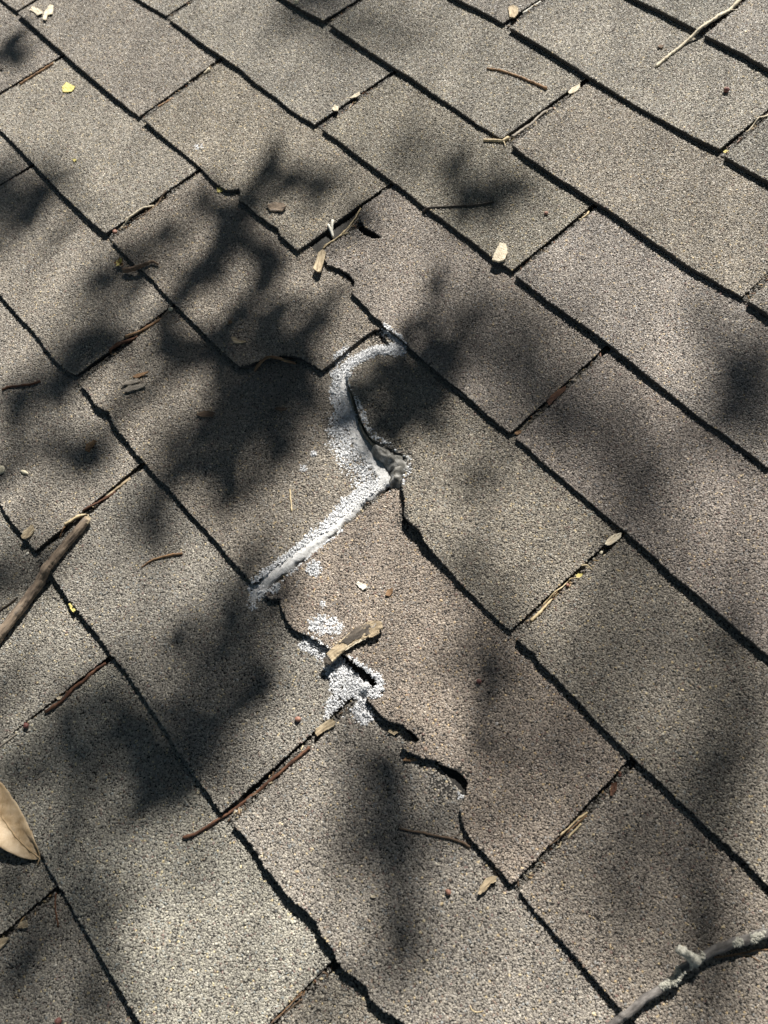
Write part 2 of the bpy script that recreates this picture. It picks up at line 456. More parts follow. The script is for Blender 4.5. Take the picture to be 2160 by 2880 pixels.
def smear(px):
    """strength of white sealant at photograph points (n,2)"""
    w = np.zeros(len(px))
    near = np.where((px[:, 0] > 500) & (px[:, 0] < 1450) & (px[:, 1] > 380) & (px[:, 1] < 2320))[0]
    if not len(near):
        return w
    q = px[near]
    ww = np.zeros(len(q))
    for kind, pts, r, s in PAINT:
        P = np.array(pts)
        if kind == 'dot':
            d = np.linalg.norm(q - P[0], axis=1)
        else:
            d = np.full(len(q), 1e9)
            for a, b in zip(P[:-1], P[1:]):
                t = np.clip(((q - a) @ (b - a)) / ((b - a) @ (b - a)), 0, 1)
                d = np.minimum(d, np.linalg.norm(q - (a + t[:, None] * (b - a)), axis=1))
        ww = np.maximum(ww, s * np.clip((1.18 - d / r) * 2.6, 0, 1))
    hot = ww > 0.01
    if hot.any():
        nz = vnoise(q[hot], 0.055) * .5 + vnoise(q[hot], 0.16) * .4
        ww[hot] = np.clip(ww[hot] + nz * (1.25 - ww[hot]), 0, 1)
    w[near] = ww
    return w


# ------------------------------------------------------------------ granules: points + a geometry-node scatter
def granule_group():
    ng = bpy.data.node_groups.new('granule_scatter', 'GeometryNodeTree')
    ng.interface.new_socket('Geometry', in_out='INPUT', socket_type='NodeSocketGeometry')
    ng.interface.new_socket('Geometry', in_out='OUTPUT', socket_type='NodeSocketGeometry')
    gi = ng.nodes.new('NodeGroupInput'); goo = ng.nodes.new('NodeGroupOutput')
    jn = ng.nodes.new('GeometryNodeJoinGeometry')
    for i in range(8):
        ico = ng.nodes.new('GeometryNodeMeshIcoSphere'); ico.inputs['Subdivisions'].default_value = 1
        rv = ng.nodes.new('FunctionNodeRandomValue'); rv.data_type = 'FLOAT_VECTOR'
        rv.inputs[0].default_value = (-.3, -.3, -.3); rv.inputs[1].default_value = (.3, .3, .3)
        rv.inputs['Seed'].default_value = i * 13 + 1
        sp = ng.nodes.new('GeometryNodeSetPosition')
        ng.links.new(ico.outputs[0], sp.inputs['Geometry']); ng.links.new(rv.outputs[0], sp.inputs['Offset'])
        sm = ng.nodes.new('GeometryNodeSetShadeSmooth'); sm.inputs['Shade Smooth'].default_value = False
        ng.links.new(sp.outputs[0], sm.inputs['Geometry'])
        mt = ng.nodes.new('GeometryNodeSetMaterial'); mt.inputs['Material'].default_value = M['granule']
        ng.links.new(sm.outputs[0], mt.inputs['Geometry'])
        g2 = ng.nodes.new('GeometryNodeGeometryToInstance')
        ng.links.new(mt.outputs[0], g2.inputs[0]); ng.links.new(g2.outputs[0], jn.inputs[0])
    iop = ng.nodes.new('GeometryNodeInstanceOnPoints')
    ng.links.new(gi.outputs[0], iop.inputs['Points']); ng.links.new(jn.outputs[0], iop.inputs['Instance'])
    iop.inputs['Pick Instance'].default_value = True
    for nm, ty, sock in (('gidx', 'INT', 'Instance Index'), ('grot', 'FLOAT_VECTOR', 'Rotation'), ('gsc', 'FLOAT_VECTOR', 'Scale')):
        na = ng.nodes.new('GeometryNodeInputNamedAttribute'); na.data_type = ty; na.inputs['Name'].default_value = nm
        ng.links.new(na.outputs[0], iop.inputs[sock])
    ng.links.new(iop.outputs[0], goo.inputs[0])
    return ng


GNG = granule_group()
PAL = np.array([(.165, .152, .138), (.22, .203, .182), (.265, .246, .218), (.31, .288, .252), (.36, .335, .29), (.44, .41, .35),
                (.50, .41, .26), (.56, .48, .32), (.22, .232, .232), (.31, .318, .312), (.20, .145, .13), (.27, .215, .175), (.05, .047, .045)])
PALW = np.array([.07, .17, .26, .25, .13, .035, .011, .008, .02, .012, .012, .014, .012])
PALW = PALW / PALW.sum()


def granule_object(name, pts, sc, col, parent, r):
    n = len(pts)
    me = bpy.data.meshes.new(name)
    me.vertices.add(n)
    me.vertices.foreach_set('co', np.ascontiguousarray(pts, np.float32).ravel())
    a = me.attributes.new('gsc', 'FLOAT_VECTOR', 'POINT'); a.data.foreach_set('vector', np.ascontiguousarray(sc, np.float32).ravel())
    a = me.attributes.new('grot', 'FLOAT_VECTOR', 'POINT')
    rot = np.c_[r.uniform(-.5, .5, n), r.uniform(-.5, .5, n), r.uniform(0, 6.283, n)]
    a.data.foreach_set('vector', rot.astype(np.float32).ravel())
    a = me.attributes.new('gidx', 'INT', 'POINT'); a.data.foreach_set('value', r.integers(0, 8, n).astype(np.int32))
    a = me.attributes.new('gcol', 'FLOAT_COLOR', 'POINT'); a.data.foreach_set('color', np.c_[col, np.ones(n)].astype(np.float32).ravel())
    o = link(name, me, M['granule'], parent)
    o['kind'] = 'stuff'
    md = o.modifiers.new('scatter', 'NODES')
    md.node_group = GNG
    return o


SP = 0.00132


def hexgrid(lo, hi, sp, r):
    ny = int((hi[1] - lo[1]) / (sp * .866)) + 1
    nx = int((hi[0] - lo[0]) / sp) + 1
    ix, iy = np.meshgrid(np.arange(nx), np.arange(ny))
    x = lo[0] + (ix + .5 * (iy % 2)) * sp
    y = lo[1] + iy * sp * .866
    p = np.c_[x.ravel(), y.ravel()]
    return p + r.normal(0, sp * .18, p.shape)


# tabs that weathered browner or paler than their neighbours
TONE = {(0, 2.5): (0.975, 0.935, 0.9), (-1, 3): (0.965, 0.925, 0.89), (0, 3.5): (0.965, 0.93, 0.9), (0, 1.5): (0.96, 0.93, 0.905), (1, 2): (0.985, 0.955, 0.925), (-1, 2): (0.975, 0.955, 0.93), (-1, 4): (0.96, 0.935, 0.91),
        (1, 3): (0.96, 0.925, 0.9), (2, 1.5): (0.99, 0.97, 0.945), (2, 2.5): (1.06, 1.06, 1.04), (3, 2): (1.07, 1.07, 1.05), (1, 1): (1.05, 1.04, 1.01), (0, .5): (1.06, 1.05, 1.02), (-2, 2.5): (0.985, 0.985, 0.975), (-2, 3.5): (1, 1, 0.99)}


def granulate(tab, poly, obj):
    r = tab.r
    lo, hi = poly.min(0), poly.max(0)
    top = tab.y0 + EX + 0.016
    if (tab.k, tab.u) in ((-1, 2), (-1, 3)):
        top = tab.y0 + 2 * EX + 0.01
    if (tab.k, tab.u) == (0, 2.5):
        top = tab.y0 + EX + .02
    p = hexgrid(lo, (hi[0], min(hi[1], top)), SP, r)
    px = topix(p)
    # keep those near the view
    k = (px[:, 0] > -330) & (px[:, 0] < 2490) & (px[:, 1] > -330) & (px[:, 1] < 3210)
    p, px = p[k], px[k]
    k = inside(poly, p)
    p, px = p[k], px[k]
    keep = np.ones(len(p), bool)
    for c, rad, s in BALD:
        d = np.linalg.norm(px - np.array(c), axis=1) / rad
        keep &= ~(r.uniform(0, 1, len(p)) < s * np.clip(1.7 - d, 0, 1))
    keep &= r.uniform(0, 1, len(p)) > 0.035
    p, px = p[keep], px[keep]
    n = len(p)
    if n == 0:
        return None, None
    z = tab.h(p[:, 0], p[:, 1])
    base = np.exp(r.normal(0, .17, n)) * SP * .60
    sc = np.c_[base * r.uniform(.85, 1.2, n), base * r.uniform(.85, 1.2, n), base * r.uniform(.55, .85, n)]
    col = PAL[r.choice(len(PAL), n, p=PALW)] * r.uniform(.9, 1.1, (n, 1))
    # broad weathering: patches a little lighter or browner
    br = 1 + .10 * np.sin(p[:, 0] * 41 + tab.w[0][2]) * np.sin(p[:, 1] * 37 + tab.w[1][2]) + .07 * np.sin(p[:, 0] * 97 + p[:, 1] * 71)
    st = np.sin(p[:, 0] * 63 + tab.w[2][2]) * np.sin(p[:, 0] * 23 + p[:, 1] * 6 + tab.w[3][2])
    br *= 1 - .10 * np.clip(st, 0, 1)
    br *= np.clip(r.normal(1, .05), .9, 1.1)
    col = col * br[:, None] * np.array([0.995 + r.normal(0, .014), .985, .98 + r.normal(0, .02)])
    tn = TONE.get((tab.k, tab.u))
    if tn is None and tab.k >= 3:
        tn = (1.05, 1.05, 1.04)
    if tn is not None:
        col = col * np.array(tn)
    w = smear(px)
    white = r.uniform(0, 1, n) < w
    col[white] = np.array((.74, .75, .77)) * r.uniform(.7, 1.12, (white.sum(), 1))
    pts = np.c_[p, z + base * .30]
    granule_object('granules', pts, sc, np.clip(col, 0.01, .9), obj, r)
    cr = w > .55
    return np.c_[p[cr], z[cr]], w[cr]


tabs = {}
crust_pts = []
TORN = {(0, 2.5): 'torn shingle tab with a lifted left edge beside white sealant', (1, 2): 'shingle tab with a cracked and broken corner',
        (-1, 3): 'shingle tab with a long ragged crack along its lower edge', (1, 1): 'shingle tab with a snapped lower edge',
        (0, 1.5): 'shingle tab with a crumbled lower right corner', (-2, 3.5): 'shingle tab with a wavy lower edge at the bottom of the picture'}
bvh_v, bvh_f = [], []
for k in range(-6, 10):
    half = 0.5 if k % 2 == 0 else 0.0
    for m in range(-3, 9):
        u = m + half
        xl, xr = slot_x(k, u), slot_x(k, u + 1)
        cx, cy = (xl + xr) / 2, (k + .5) * EX
        if not (-0.9 < cx < 2.3 and -0.95 < cy < 1.25):
            continue
        tab = Tab(k, u)
        tl, tr = np.array(slot_top(k, u)), np.array(slot_top(k, u + 1))
        if (k, u) in EDGE:
            bot = [onroof(p, TH * .5 + tab.curl * .6) for p in EDGE[(k, u)]]
            tr0 = slot_x(k, u + 1)
            e0, e1 = EDGE[(k, u)][0], EDGE[(k, u)][-1]
            if e0[0] < 6 or e0[1] < 6:              # edge enters from outside the picture
                gx = xl + SLOT / 2
                if gx < bot[0][0] - .004:
                    bot = [(gx, bot[0][1])] + bot
            if e1[0] > 2154 or e1[1] > 2870:
                gx = xr - SLOT / 2
                if gx > bot[-1][0] + .004:
                    bot = bot + [(gx, bot[-1][1])]
        else:
            dl = tl[0] - xl if (k, u) in TOP else 0
            dr = tr[0] - xr if (k, u + 1) in TOP else 0
            bot = [(xl + dl + SLOT / 2, k * EX), (xr + dr - SLOT / 2, k * EX)]
        over = EX * 2 + .02 - EX                     # hidden headlap above the exposed part
        left = [onroof(p) for p in LEFT.get((k, u), [])]
        right = [onroof(p) for p in RIGHT.get((k, u), [])]
        tl2 = (tl[0] + SLOT / 2, tl[1]); tr2 = (tr[0] - SLOT / 2, tr[1])
        poly = list(bot) + right + [tr2, (tr2[0], tr2[1] + over), (tl2[0], tl2[1] + over), tl2] + left[::-1]
        P = resample(poly, 0.0022)
        # ragged mineral edge
        nz = np.array([noise.noise(Vector((a * 260, b * 260, k * 3.1))) for a, b in P]) * .0005
        nz2 = np.array([noise.noise(Vector((a * 60, b * 60, k * 5.7 + 9))) for a, b in P]) * .0003
        nx = np.roll(P, -1, 0) - np.roll(P, 1, 0)
        nn = np.c_[nx[:, 1], -nx[:, 0]] / (np.linalg.norm(nx, axis=1)[:, None] + 1e-9)
        P = P + nn * (nz + nz2)[:, None]
        v, f = cdt_mesh(P, 0.009, tab.h, TH * 1.02)
        q = topix(P)
        inview = ((q[:, 0] > -20) & (q[:, 0] < 2180) & (q[:, 1] > -20) & (q[:, 1] < 2900) & (P[:, 1] < tab.y0 + EX + .03)).any()
        me = pydata('shingle', v, f, False)
        o = link('shingle', me, M['asphalt'] if inview else M['sheet'], roof)
        if (k, u) in TORN:
            o['label'] = TORN[(k, u)]
        tabs[(k, u)] = tab
        off = len(bvh_v)
        bvh_v += v
        bvh_f += [[i + off for i in ff] for ff in f]
        if inview:
            c, w = granulate(tab, P, o)
            if c is not None and len(c):
                crust_pts.append(np.c_[c, w])

BVH = BVHTree.FromPolygons([Vector(a) for a in bvh_v], bvh_f)


def height(x, y):
    h = BVH.ray_cast(Vector((x, y, 0.2)), Vector((0, 0, -1)))
    return (h[0].z if h[0] is not None else 0.0) + .0006


def hmax(x, y, r=.0015):
    return max(height(x + a, y + b) for a, b in ((0, 0), (r, 0), (-r, 0), (0, r), (0, -r)))


# ------------------------------------------------------------------ washed-off grit lying in the slots
gp, gs, gc = [], [], []
rq = np.random.default_rng(17)
for (k, u), tab in tabs.items():
    if (k, u) == (0, 2.5):
        continue
    a = np.array(onroof(EDGE[(k, u)][0])) if (k, u) in EDGE and 6 < EDGE[(k, u)][0][0] < 2150 and EDGE[(k, u)][0][1] > 6 else np.array([slot_x(k, u) + SLOT / 2, k * EX])
    b = np.array(slot_top(k, u)) + np.array([SLOT / 2, 0])
    p = hexgrid((0, 0), (SLOT + .001, EX + .004), SP * .95, rq)
    t = p[:, 1] / EX
    xy = a + (b - a) * t[:, None] + np.c_[-p[:, 0] + .0004, np.zeros(len(p))]
    q = topix(xy)
    kk = (q[:, 0] > -60) & (q[:, 0] < 2220) & (q[:, 1] > -60) & (q[:, 1] < 2940)
    xy = xy[kk]
    if not len(xy):
        continue
    fillv = rq.uniform(.2, .9)
    for x, y in xy:
        nn = noise.noise(Vector((x * 45, y * 45, 3))) * .9 + noise.noise(Vector((x * 160, y * 160, 8))) * .4
        pile = .0022 * max(0, min(1, fillv + nn))
        if rq.uniform() < .12:
            continue
        z = BVH.ray_cast(Vector((x, y, .2)), Vector((0, 0, -1)))[0]
        if z is None:
            continue
        zt = float(tab.h(x, y))
        if z.z > zt - .0022:              # on top of a tab, not in the slot
            continue
        gp.append((x, y, min(z.z + pile + .0004, zt - .0008)))
gp = np.array(gp)
ng_ = len(gp)
b_ = np.exp(rq.normal(0, .3, ng_)) * SP * .5
gcol = PAL[rq.choice(len(PAL), ng_, p=PALW)] * rq.uniform(.35, .8, (ng_, 1))
gsc_ = np.c_[b_, b_, b_ * .8]
sl_ = rq.uniform(0, 1, ng_) < .035
gsc_[sl_] = np.c_[rq.uniform(.0012, .0030, sl_.sum()), rq.uniform(.0004, .0008, sl_.sum()), np.full(sl_.sum(), .0004)]
gcol[sl_] = np.array([(.34, .24, .13), (.48, .40, .26), (.20, .10, .06), (.12, .08, .05)])[rq.integers(0, 4, sl_.sum())]
gp[sl_, 2] += .0010
grit = granule_object('slot_grit', gp, gsc_, gcol, roof, rq)
grit['label'] = 'dark grit washed into the slots between tabs'

# ------------------------------------------------------------------ sealant: smooth strips and crusty rims
def ribbon(name, px, widths, m, crown=.0016, fold=0.0, label=None, seed=1, fill=0.0, side=0.0):
    pts = np.array([onroof(p) for p in px])
    L = np.r_[0, np.cumsum(np.linalg.norm(np.diff(pts, axis=0), axis=1))]
    crusty = m is M['crust']
    n = max(8, int(L[-1] / (.0009 if crusty else .0018)))
    t = np.linspace(0, L[-1], n)
    c = np.c_[np.interp(t, L, pts[:, 0]), np.interp(t, L, pts[:, 1])]
    for _ in range(3):
        c[1:-1] = (c[:-2] + c[2:] + 2 * c[1:-1]) / 4
    w = np.interp(t, L, widths)
    d = np.gradient(c, axis=0); d /= np.linalg.norm(d, axis=1)[:, None]
    nrm = np.c_[-d[:, 1], d[:, 0]]
    K = 25 if crusty else 15
    z = np.zeros((n, K)); xy = np.zeros((n, K, 2))
    for i in range(n):
        for j in range(K):
            s = (j / (K - 1) - .5)
            ww = w[i] * (1 + .4 * noise.noise(Vector((t[i] * 110, s * 3, seed))) + .25 * noise.noise(Vector((t[i] * 420, s * 3, seed))))
            p = c[i] + nrm[i] * s * ww
            xy[i, j] = p
            z[i, j] = height(p[0], p[1])
    zz = z.copy()
    for _ in range(4):
        zz[1:-1] = (zz[:-2] + zz[2:] + zz[1:-1]) / 3
        zz[:, 1:-1] = (zz[:, :-2] + zz[:, 2:] + zz[:, 1:-1]) / 3
    if fill:
        mx = z.max(1)
        for _ in range(6):
            mx[1:-1] = (mx[:-2] + mx[2:] + mx[1:-1]) / 3
        sj = np.abs(np.linspace(-1, 1, K))[None, :]
        zz = np.maximum(zz, (mx - fill)[:, None] * (1 - sj ** 2) + zz * sj ** 2)
    V = []
    for i in range(n):
        for j in range(K):
            s = abs(j / (K - 1) - .5) * 2
            e = crown * (1 - s ** 3) - .0012 * (s > .95)
            e *= min(1, i / 3, (n - 1 - i) / 3)
            x, y = xy[i, j]
            e += fold * noise.noise(Vector((x * 240, y * 240, seed))) * (1 - s * s)
            e += (.0012 if crusty else .0004) * noise.noise(Vector((x * 700, y * 700, seed + 4)))
            if m is M['membrane']:
                e += .0009 * noise.noise(Vector((x * 520, y * 210, seed + 9))) + .0005 * noise.noise(Vector((x * 1300, y * 1300, seed)))
            V.append((x, y, max(zz[i, j], z[i, j] - .0008) + e))
    F = [(i * K + j, i * K + j + 1, (i + 1) * K + j + 1, (i + 1) * K + j) for i in range(n - 1) for j in range(K - 1)]
    o = link(name, pydata(name, V, F), m, roof)
    if label:
        o['label'] = label
    if crusty:
        PATCH.extend(V)
    return o


PATCH = []
ribbon('sealant', E_((866, 1426), (762, 1510), (644, 1605)) + H_((524, 80), (434, 155), (334, 240), (204, 345), (94, 433), (3, 518), (-28, 583)),
       [.014, .014, .0135, .013, .0125, .0125, .0125, .012, .010, .004], M['sealant'], .0005, .0005, 'grey sealant bead filling the slot between two tabs', 3, .0001)
ribbon('sealant', E_((575, 735), (560, 850), (590, 960), (625, 1080), (665, 1180), (735, 1270), (820, 1370), (850, 1440)),
       [.006, .008, .010, .013, .015, .017, .018, .013], M['sealant'], .0010, .0007, 'grey smear of sealant down the torn edge', 8)
ribbon('sealant', E_((915, 603), (860, 606), (790, 602), (705, 645), (620, 692), (575, 745)), [.003, .005, .006, .005, .005, .004], M['crust'], .0007, .0005, 'bright white sealant curve at the top of the tear', 41)
ribbon('sealant_membrane', E_((592, 780), (602, 850), (632, 950), (660, 1050), (705, 1150), (755, 1215), (830, 1265)),
       [.002, .0035, .004, .004, .0045, .005, .006], M['olive'], .0004, .0004, 'olive brown torn wall of the lifted tab', 31, .0042)
ribbon('sealant_membrane', E_((745, 1230), (830, 1290), (900, 1330), (940, 1380), (915, 1440), (860, 1490)),
       [.008, .015, .019, .021, .017, .010], M['membrane'], .0012, .0034, 'wrinkled grey membrane at the end of the tear', 13, .0014)

ribbon('sealant', H_((740, 1125), (700, 1148), (660, 1178), (630, 1205)), [.008, .011, .011, .006], M['crust'], .0003, .0005, 'white sealant patch where the crack meets the slot', 23, .0008)
cp = np.vstack(crust_pts)
rr = np.random.default_rng(3)
sel = rr.uniform(0, 1, len(cp)) < np.clip((cp[:, 3] - .5) * 1.8, 0, .85)
cp = cp[sel]
cp = np.vstack([cp, cp + np.c_[rr.normal(0, .0012, (len(cp), 2)), np.full(len(cp), .0004), np.zeros(len(cp))]])
pt = np.array(PATCH)[rr.uniform(0, 1, len(PATCH)) < .4]
cp = np.vstack([cp, np.c_[pt - np.array([0, 0, .0011]), np.ones(len(pt))]])
bs = np.exp(rr.normal(0, .4, len(cp))) * SP * .33
csc = np.c_[bs * rr.uniform(.7, 1.3, len(cp)), bs * rr.uniform(.7, 1.3, len(cp)), bs * rr.uniform(.6, 1.1, len(cp))]
ccol = np.array((.72, .73, .75)) * rr.uniform(.82, 1.1, (len(cp), 1))
co = granule_object('sealant_crust', np.c_[cp[:, :2] + rr.normal(0, .0005, (len(cp), 2)), cp[:, 2] + .0012], csc, ccol, roof, rr)
co['label'] = 'crusty white sealant smeared over the cracks'

# ------------------------------------------------------------------ debris builders
def tube(path, rad, sides=9, seed=0, rough=.12, cap=True):
    path = [Vector(p) for p in path]
    n = len(path)
    V, F = [], []
    up = Vector((0, 0, 1))
    for i, p in enumerate(path):
        d = (path[min(n - 1, i + 1)] - path[max(0, i - 1)]).normalized()
        a = d.cross(up)
        if a.length < 1e-4:
            a = Vector((1, 0, 0))
        a.normalize()
        b = a.cross(d)
        for j in range(sides):
            t = 2 * math.pi * j / sides
            q = rad[i] * (1 + rough * noise.noise(Vector((i * .55, math.cos(t) * 1.4, math.sin(t) * 1.4 + seed))) * 2)
            V.append(p + (a * math.cos(t) + b * math.sin(t)) * q)
    for i in range(n - 1):
        for j in range(sides):
            k = (j + 1) % sides
            F.append((i * sides + j, i * sides + k, (i + 1) * sides + k, (i + 1) * sides + j))
    if cap:
        F.append(tuple(range(sides))[::-1])
        F.append(tuple((n - 1) * sides + j for j in range(sides)))
    return V, F


def twig_path(px, r0, r1, wob=.0006, step=.0025, lift=0.0, seed=0, sag=True):
    pts = np.array([onroof(p) for p in px])
    L = np.r_[0, np.cumsum(np.linalg.norm(np.diff(pts, axis=0), axis=1))]
    n = max(5, int(L[-1] / step))
    t = np.linspace(0, L[-1], n)
    c = np.c_[np.interp(t, L, pts[:, 0]), np.interp(t, L, pts[:, 1])]
    for _ in range(2):
        c[1:-1] = (c[:-2] + c[2:] + 2 * c[1:-1]) / 4
    for i in range(n):
        c[i, 0] += wob * (noise.noise(Vector((t[i] * 90, seed, 1))) + .5 * noise.noise(Vector((t[i] * 300, seed, 1)))); c[i, 1] += wob * (noise.noise(Vector((t[i] * 90, seed, 7))) + .5 * noise.noise(Vector((t[i] * 300, seed, 7))))
    z = np.array([hmax(a, b) for a, b in c])
    # a stiff twig bridges the gaps: upper hull of the ground under it, softened
    zs = z.copy()
    if sag:
        for _ in range(60):
            m_ = zs.copy()
            m_[1:-1] = np.maximum(z[1:-1], (zs[:-2] + zs[2:]) / 2)
            m_[0] = max(z[0], 2 * m_[1] - m_[2] - .0004) if n > 3 else z[0]
            zs = m_
    rad = np.linspace(r0, r1, n)
    return [(c[i, 0], c[i, 1], zs[i] + rad[i] * .9 + lift) for i in range(n)], list(rad)


def centre_mesh(o):
    """put the object's origin at the middle of its foot"""
    me = o.data
    co = np.empty(len(me.vertices) * 3, np.float32); me.vertices.foreach_get('co', co)
    co = co.reshape(-1, 3)
    c = np.array([(co[:, 0].min() + co[:, 0].max()) / 2, (co[:, 1].min() + co[:, 1].max()) / 2, co[:, 2].min()])
    co -= c
    # local x runs along the piece, so that wood grain can follow it
    q = co[:, :2] - co[:, :2].mean(0)
    ax = np.linalg.eigh(q.T @ q)[1][:, 1]
    an = math.atan2(ax[1], ax[0])
    ca, sa = math.cos(-an), math.sin(-an)
    x, y = co[:, 0].copy(), co[:, 1].copy()
    co[:, 0] = ca * x - sa * y
    co[:, 1] = sa * x + ca * y
    me.vertices.foreach_set('co', co.ravel()); me.update()
    o.location = tuple(c)
    o.rotation_euler = (0, 0, an)
    return o


def local(o, p):
    return Matrix.Rotation(-o.rotation_euler.z, 3, 'Z') @ (Vector(p) - Vector(o.location))


SEAT = {}
seedn = [0]


def twig(name, label, cat, px, w0, w1, m, lift=0.0, wob=.0006, group=None, branches=(), sides=9, bumps=.2):
    """w0, w1: drawn width in enlargement px at both ends; branches: (fraction, dx, dy in enlargement px, width)"""
    seedn[0] += 1
    k = mm_per_z(px[len(px) // 2]) / 2
    path, rad = twig_path(px, w0 * k, w1 * k, wob, max(.0009, min(.0016, w0 * k * 1.0)), lift, seedn[0])
    for i in range(len(rad)):
        rad[i] *= 1 + .35 * noise.noise(Vector((i * .22, seedn[0] * 3.3, 0))) + .2 * noise.noise(Vector((i * .7, seedn[0] * 3.3, 4)))
    rad[-1] *= .6
    V, F = tube(path, rad, sides, seedn[0], bumps)
    o = link(name, pydata(name, V, F), M[m])
    tag(o, label, cat, group)
    centre_mesh(o)
    for fr, dx, dy, w in branches:
        b = Vector(path[int(fr * (len(path) - 1))])
        q = topix([(b.x, b.y)])[0]
        e = onroof((q[0] + dx * z2, q[1] + dy * z2))
        ez = height(*e) + w * k
        nseg = 7
        bp = [b.lerp(Vector((e[0], e[1], ez)), i / (nseg - 1)) + Vector((0, 0, .0008 * math.sin(i / (nseg - 1) * 3.1))) for i in range(nseg)]
        bv, bf = tube([local(o, p) for p in bp], [w * k * (1 - .6 * i / (nseg - 1)) for i in range(nseg)], 6, seedn[0] + 5)
        link('side_twig', pydata('side_twig', bv, bf), M[m], o)
    return o


def flake(name, label, cat, px, m, thick=.0010, lift=.0004, curl=.0012, group=None, grain=.0005, zbase=None):
    """an irregular chip: outline in photograph px, thickness, warp along its length"""
    seedn[0] += 1
    sd = seedn[0]
    P = np.array([onroof(p) for p in px])
    a = .5 * np.sum(P[:, 0] * np.roll(P[:, 1], -1) - np.roll(P[:, 0], -1) * P[:, 1])
    if a < 0:
        P = P[::-1]
    size = np.linalg.norm(P.max(0) - P.min(0))
    st = max(.0007, size / 34)
    P = resample(P, st)
    P = P + np.array([[noise.noise(Vector((p[0] * 900, p[1] * 900, sd))), noise.noise(Vector((p[0] * 900, p[1] * 900, sd + 5)))] for p in P]) * min(.0006, size * .035)
    c = P.mean(0)
    ax = np.linalg.svd(P - c)[2][0]
    base = max(height(*q) for q in P[::3])
    if zbase is not None:
        base = zbase
    tilt = np.random.default_rng(sd).uniform(-.06, .06, 2) * (0 if zbase is not None or thick > .0025 else 1)

    def hf(x, y):
        s = ((x - c[0]) * ax[0] + (y - c[1]) * ax[1]) / (size * .5 + 1e-9)
        t = (-(x - c[0]) * ax[1] + (y - c[1]) * ax[0])
        z = base + lift + thick + curl * s * s + tilt[0] * (x - c[0]) + tilt[1] * (y - c[1])
        g = np.array([noise.noise(Vector((q * 1400, ss * 2.2, sd))) for q, ss in zip(np.atleast_1d(t), np.atleast_1d(s))])
        return z + g * grain
    v, f = cdt_mesh(P, st * 1.25, hf, thick)
    o = link(name, pydata(name, v, f, False), M[m])
    tag(o, label, cat, group)
    SEAT[o.name] = base
    return centre_mesh(o)


def pebble(name, label, cat, px, wz, m, ratio=(1, 1, .9), tip=0.0, ang=0.0, group=None, part=None):
    """a round seed or berry: width in enlargement px"""
    seedn[0] += 1
    x, y = onroof(px)
    r = wz * mm_per_z(px) / 2 * .86
    b = bmesh.new()
    bmesh.ops.create_icosphere(b, subdivisions=3, radius=1)
    for v in b.verts:
        n_ = 1 + .14 * noise.noise(v.co * 1.6 + Vector((seedn[0], 0, 0))) + .05 * noise.noise(v.co * 5 + Vector((seedn[0], 3, 0)))
        v.co *= n_
        if tip and v.co.x > 0:
            v.co.y *= 1 - .55 * v.co.x * tip; v.co.z *= 1 - .5 * v.co.x * tip; v.co.x *= 1 + .35 * tip * v.co.x
        v.co.x *= r * ratio[0]; v.co.y *= r * ratio[1]; v.co.z *= r * ratio[2]
        v.co.z += r * ratio[2] * .92
    me = bpy.data.meshes.new(name); b.to_mesh(me); b.free()
    me.polygons.foreach_set('use_smooth', [True] * len(me.polygons))
    o = link(name, me, M[m])
    o.location = (x, y, hmax(x, y, r * .6))
    o.rotation_euler = (0, 0, ang)
    tag(o, label, cat, group)
    if part == 'tip':
        V, F = tube([(r * ratio[0] * 1.1, 0, r * .9), (r * ratio[0] * 1.45, 0, r * 1.0), (r * ratio[0] * 1.7, 0, r * 1.05)], [r * .22, r * .14, r * .04], 6)
        link('stem_tip', pydata('stem_tip', V, F), M['brown'], o)
    return o


# ------------------------------------------------------------------ large sticks
def bark_tube(path, rad, sides, seed, ridge, cracks=()):
    """a stick with lengthwise ridges, knots and crosswise cracks"""
    path = [Vector(p) for p in path]
    n = len(path)
    V, F = [], []
    for i, p in enumerate(path):
        d = (path[min(n - 1, i + 1)] - path[max(0, i - 1)]).normalized()
        a = d.cross(Vector((0, 0, 1))).normalized()
        b = a.cross(d)
        for j in range(sides):
            t = 2 * math.pi * j / sides
            c, sn = math.cos(t), math.sin(t)
            g = 1 + ridge * noise.noise(Vector((i * .06, c * 3.2, sn * 3.2 + seed))) + ridge * .7 * noise.noise(Vector((i * .22, c * 7, sn * 7 + seed)))
            for ci, depth in cracks:
                off = ci * n + 2.2 * noise.noise(Vector((c * 2, sn * 2, ci * 30)))
                g -= depth * max(0, 1 - abs(i - off) / 1.2) * max(0, min(1, .35 + 1.6 * noise.noise(Vector((c * 1.3 + ci * 17, sn * 1.3, 5)))))
            V.append(p + (a * c + b * sn) * rad[i] * g)
    for i in range(n - 1):
        for j in range(sides):
            k = (j + 1) % sides
            F.append((i * sides + j, i * sides + k, (i + 1) * sides + k, (i + 1) * sides + j))
    F.append(tuple(range(sides))[::-1])
    F.append(tuple((n - 1) * sides + j for j in range(sides)))
    return V, F


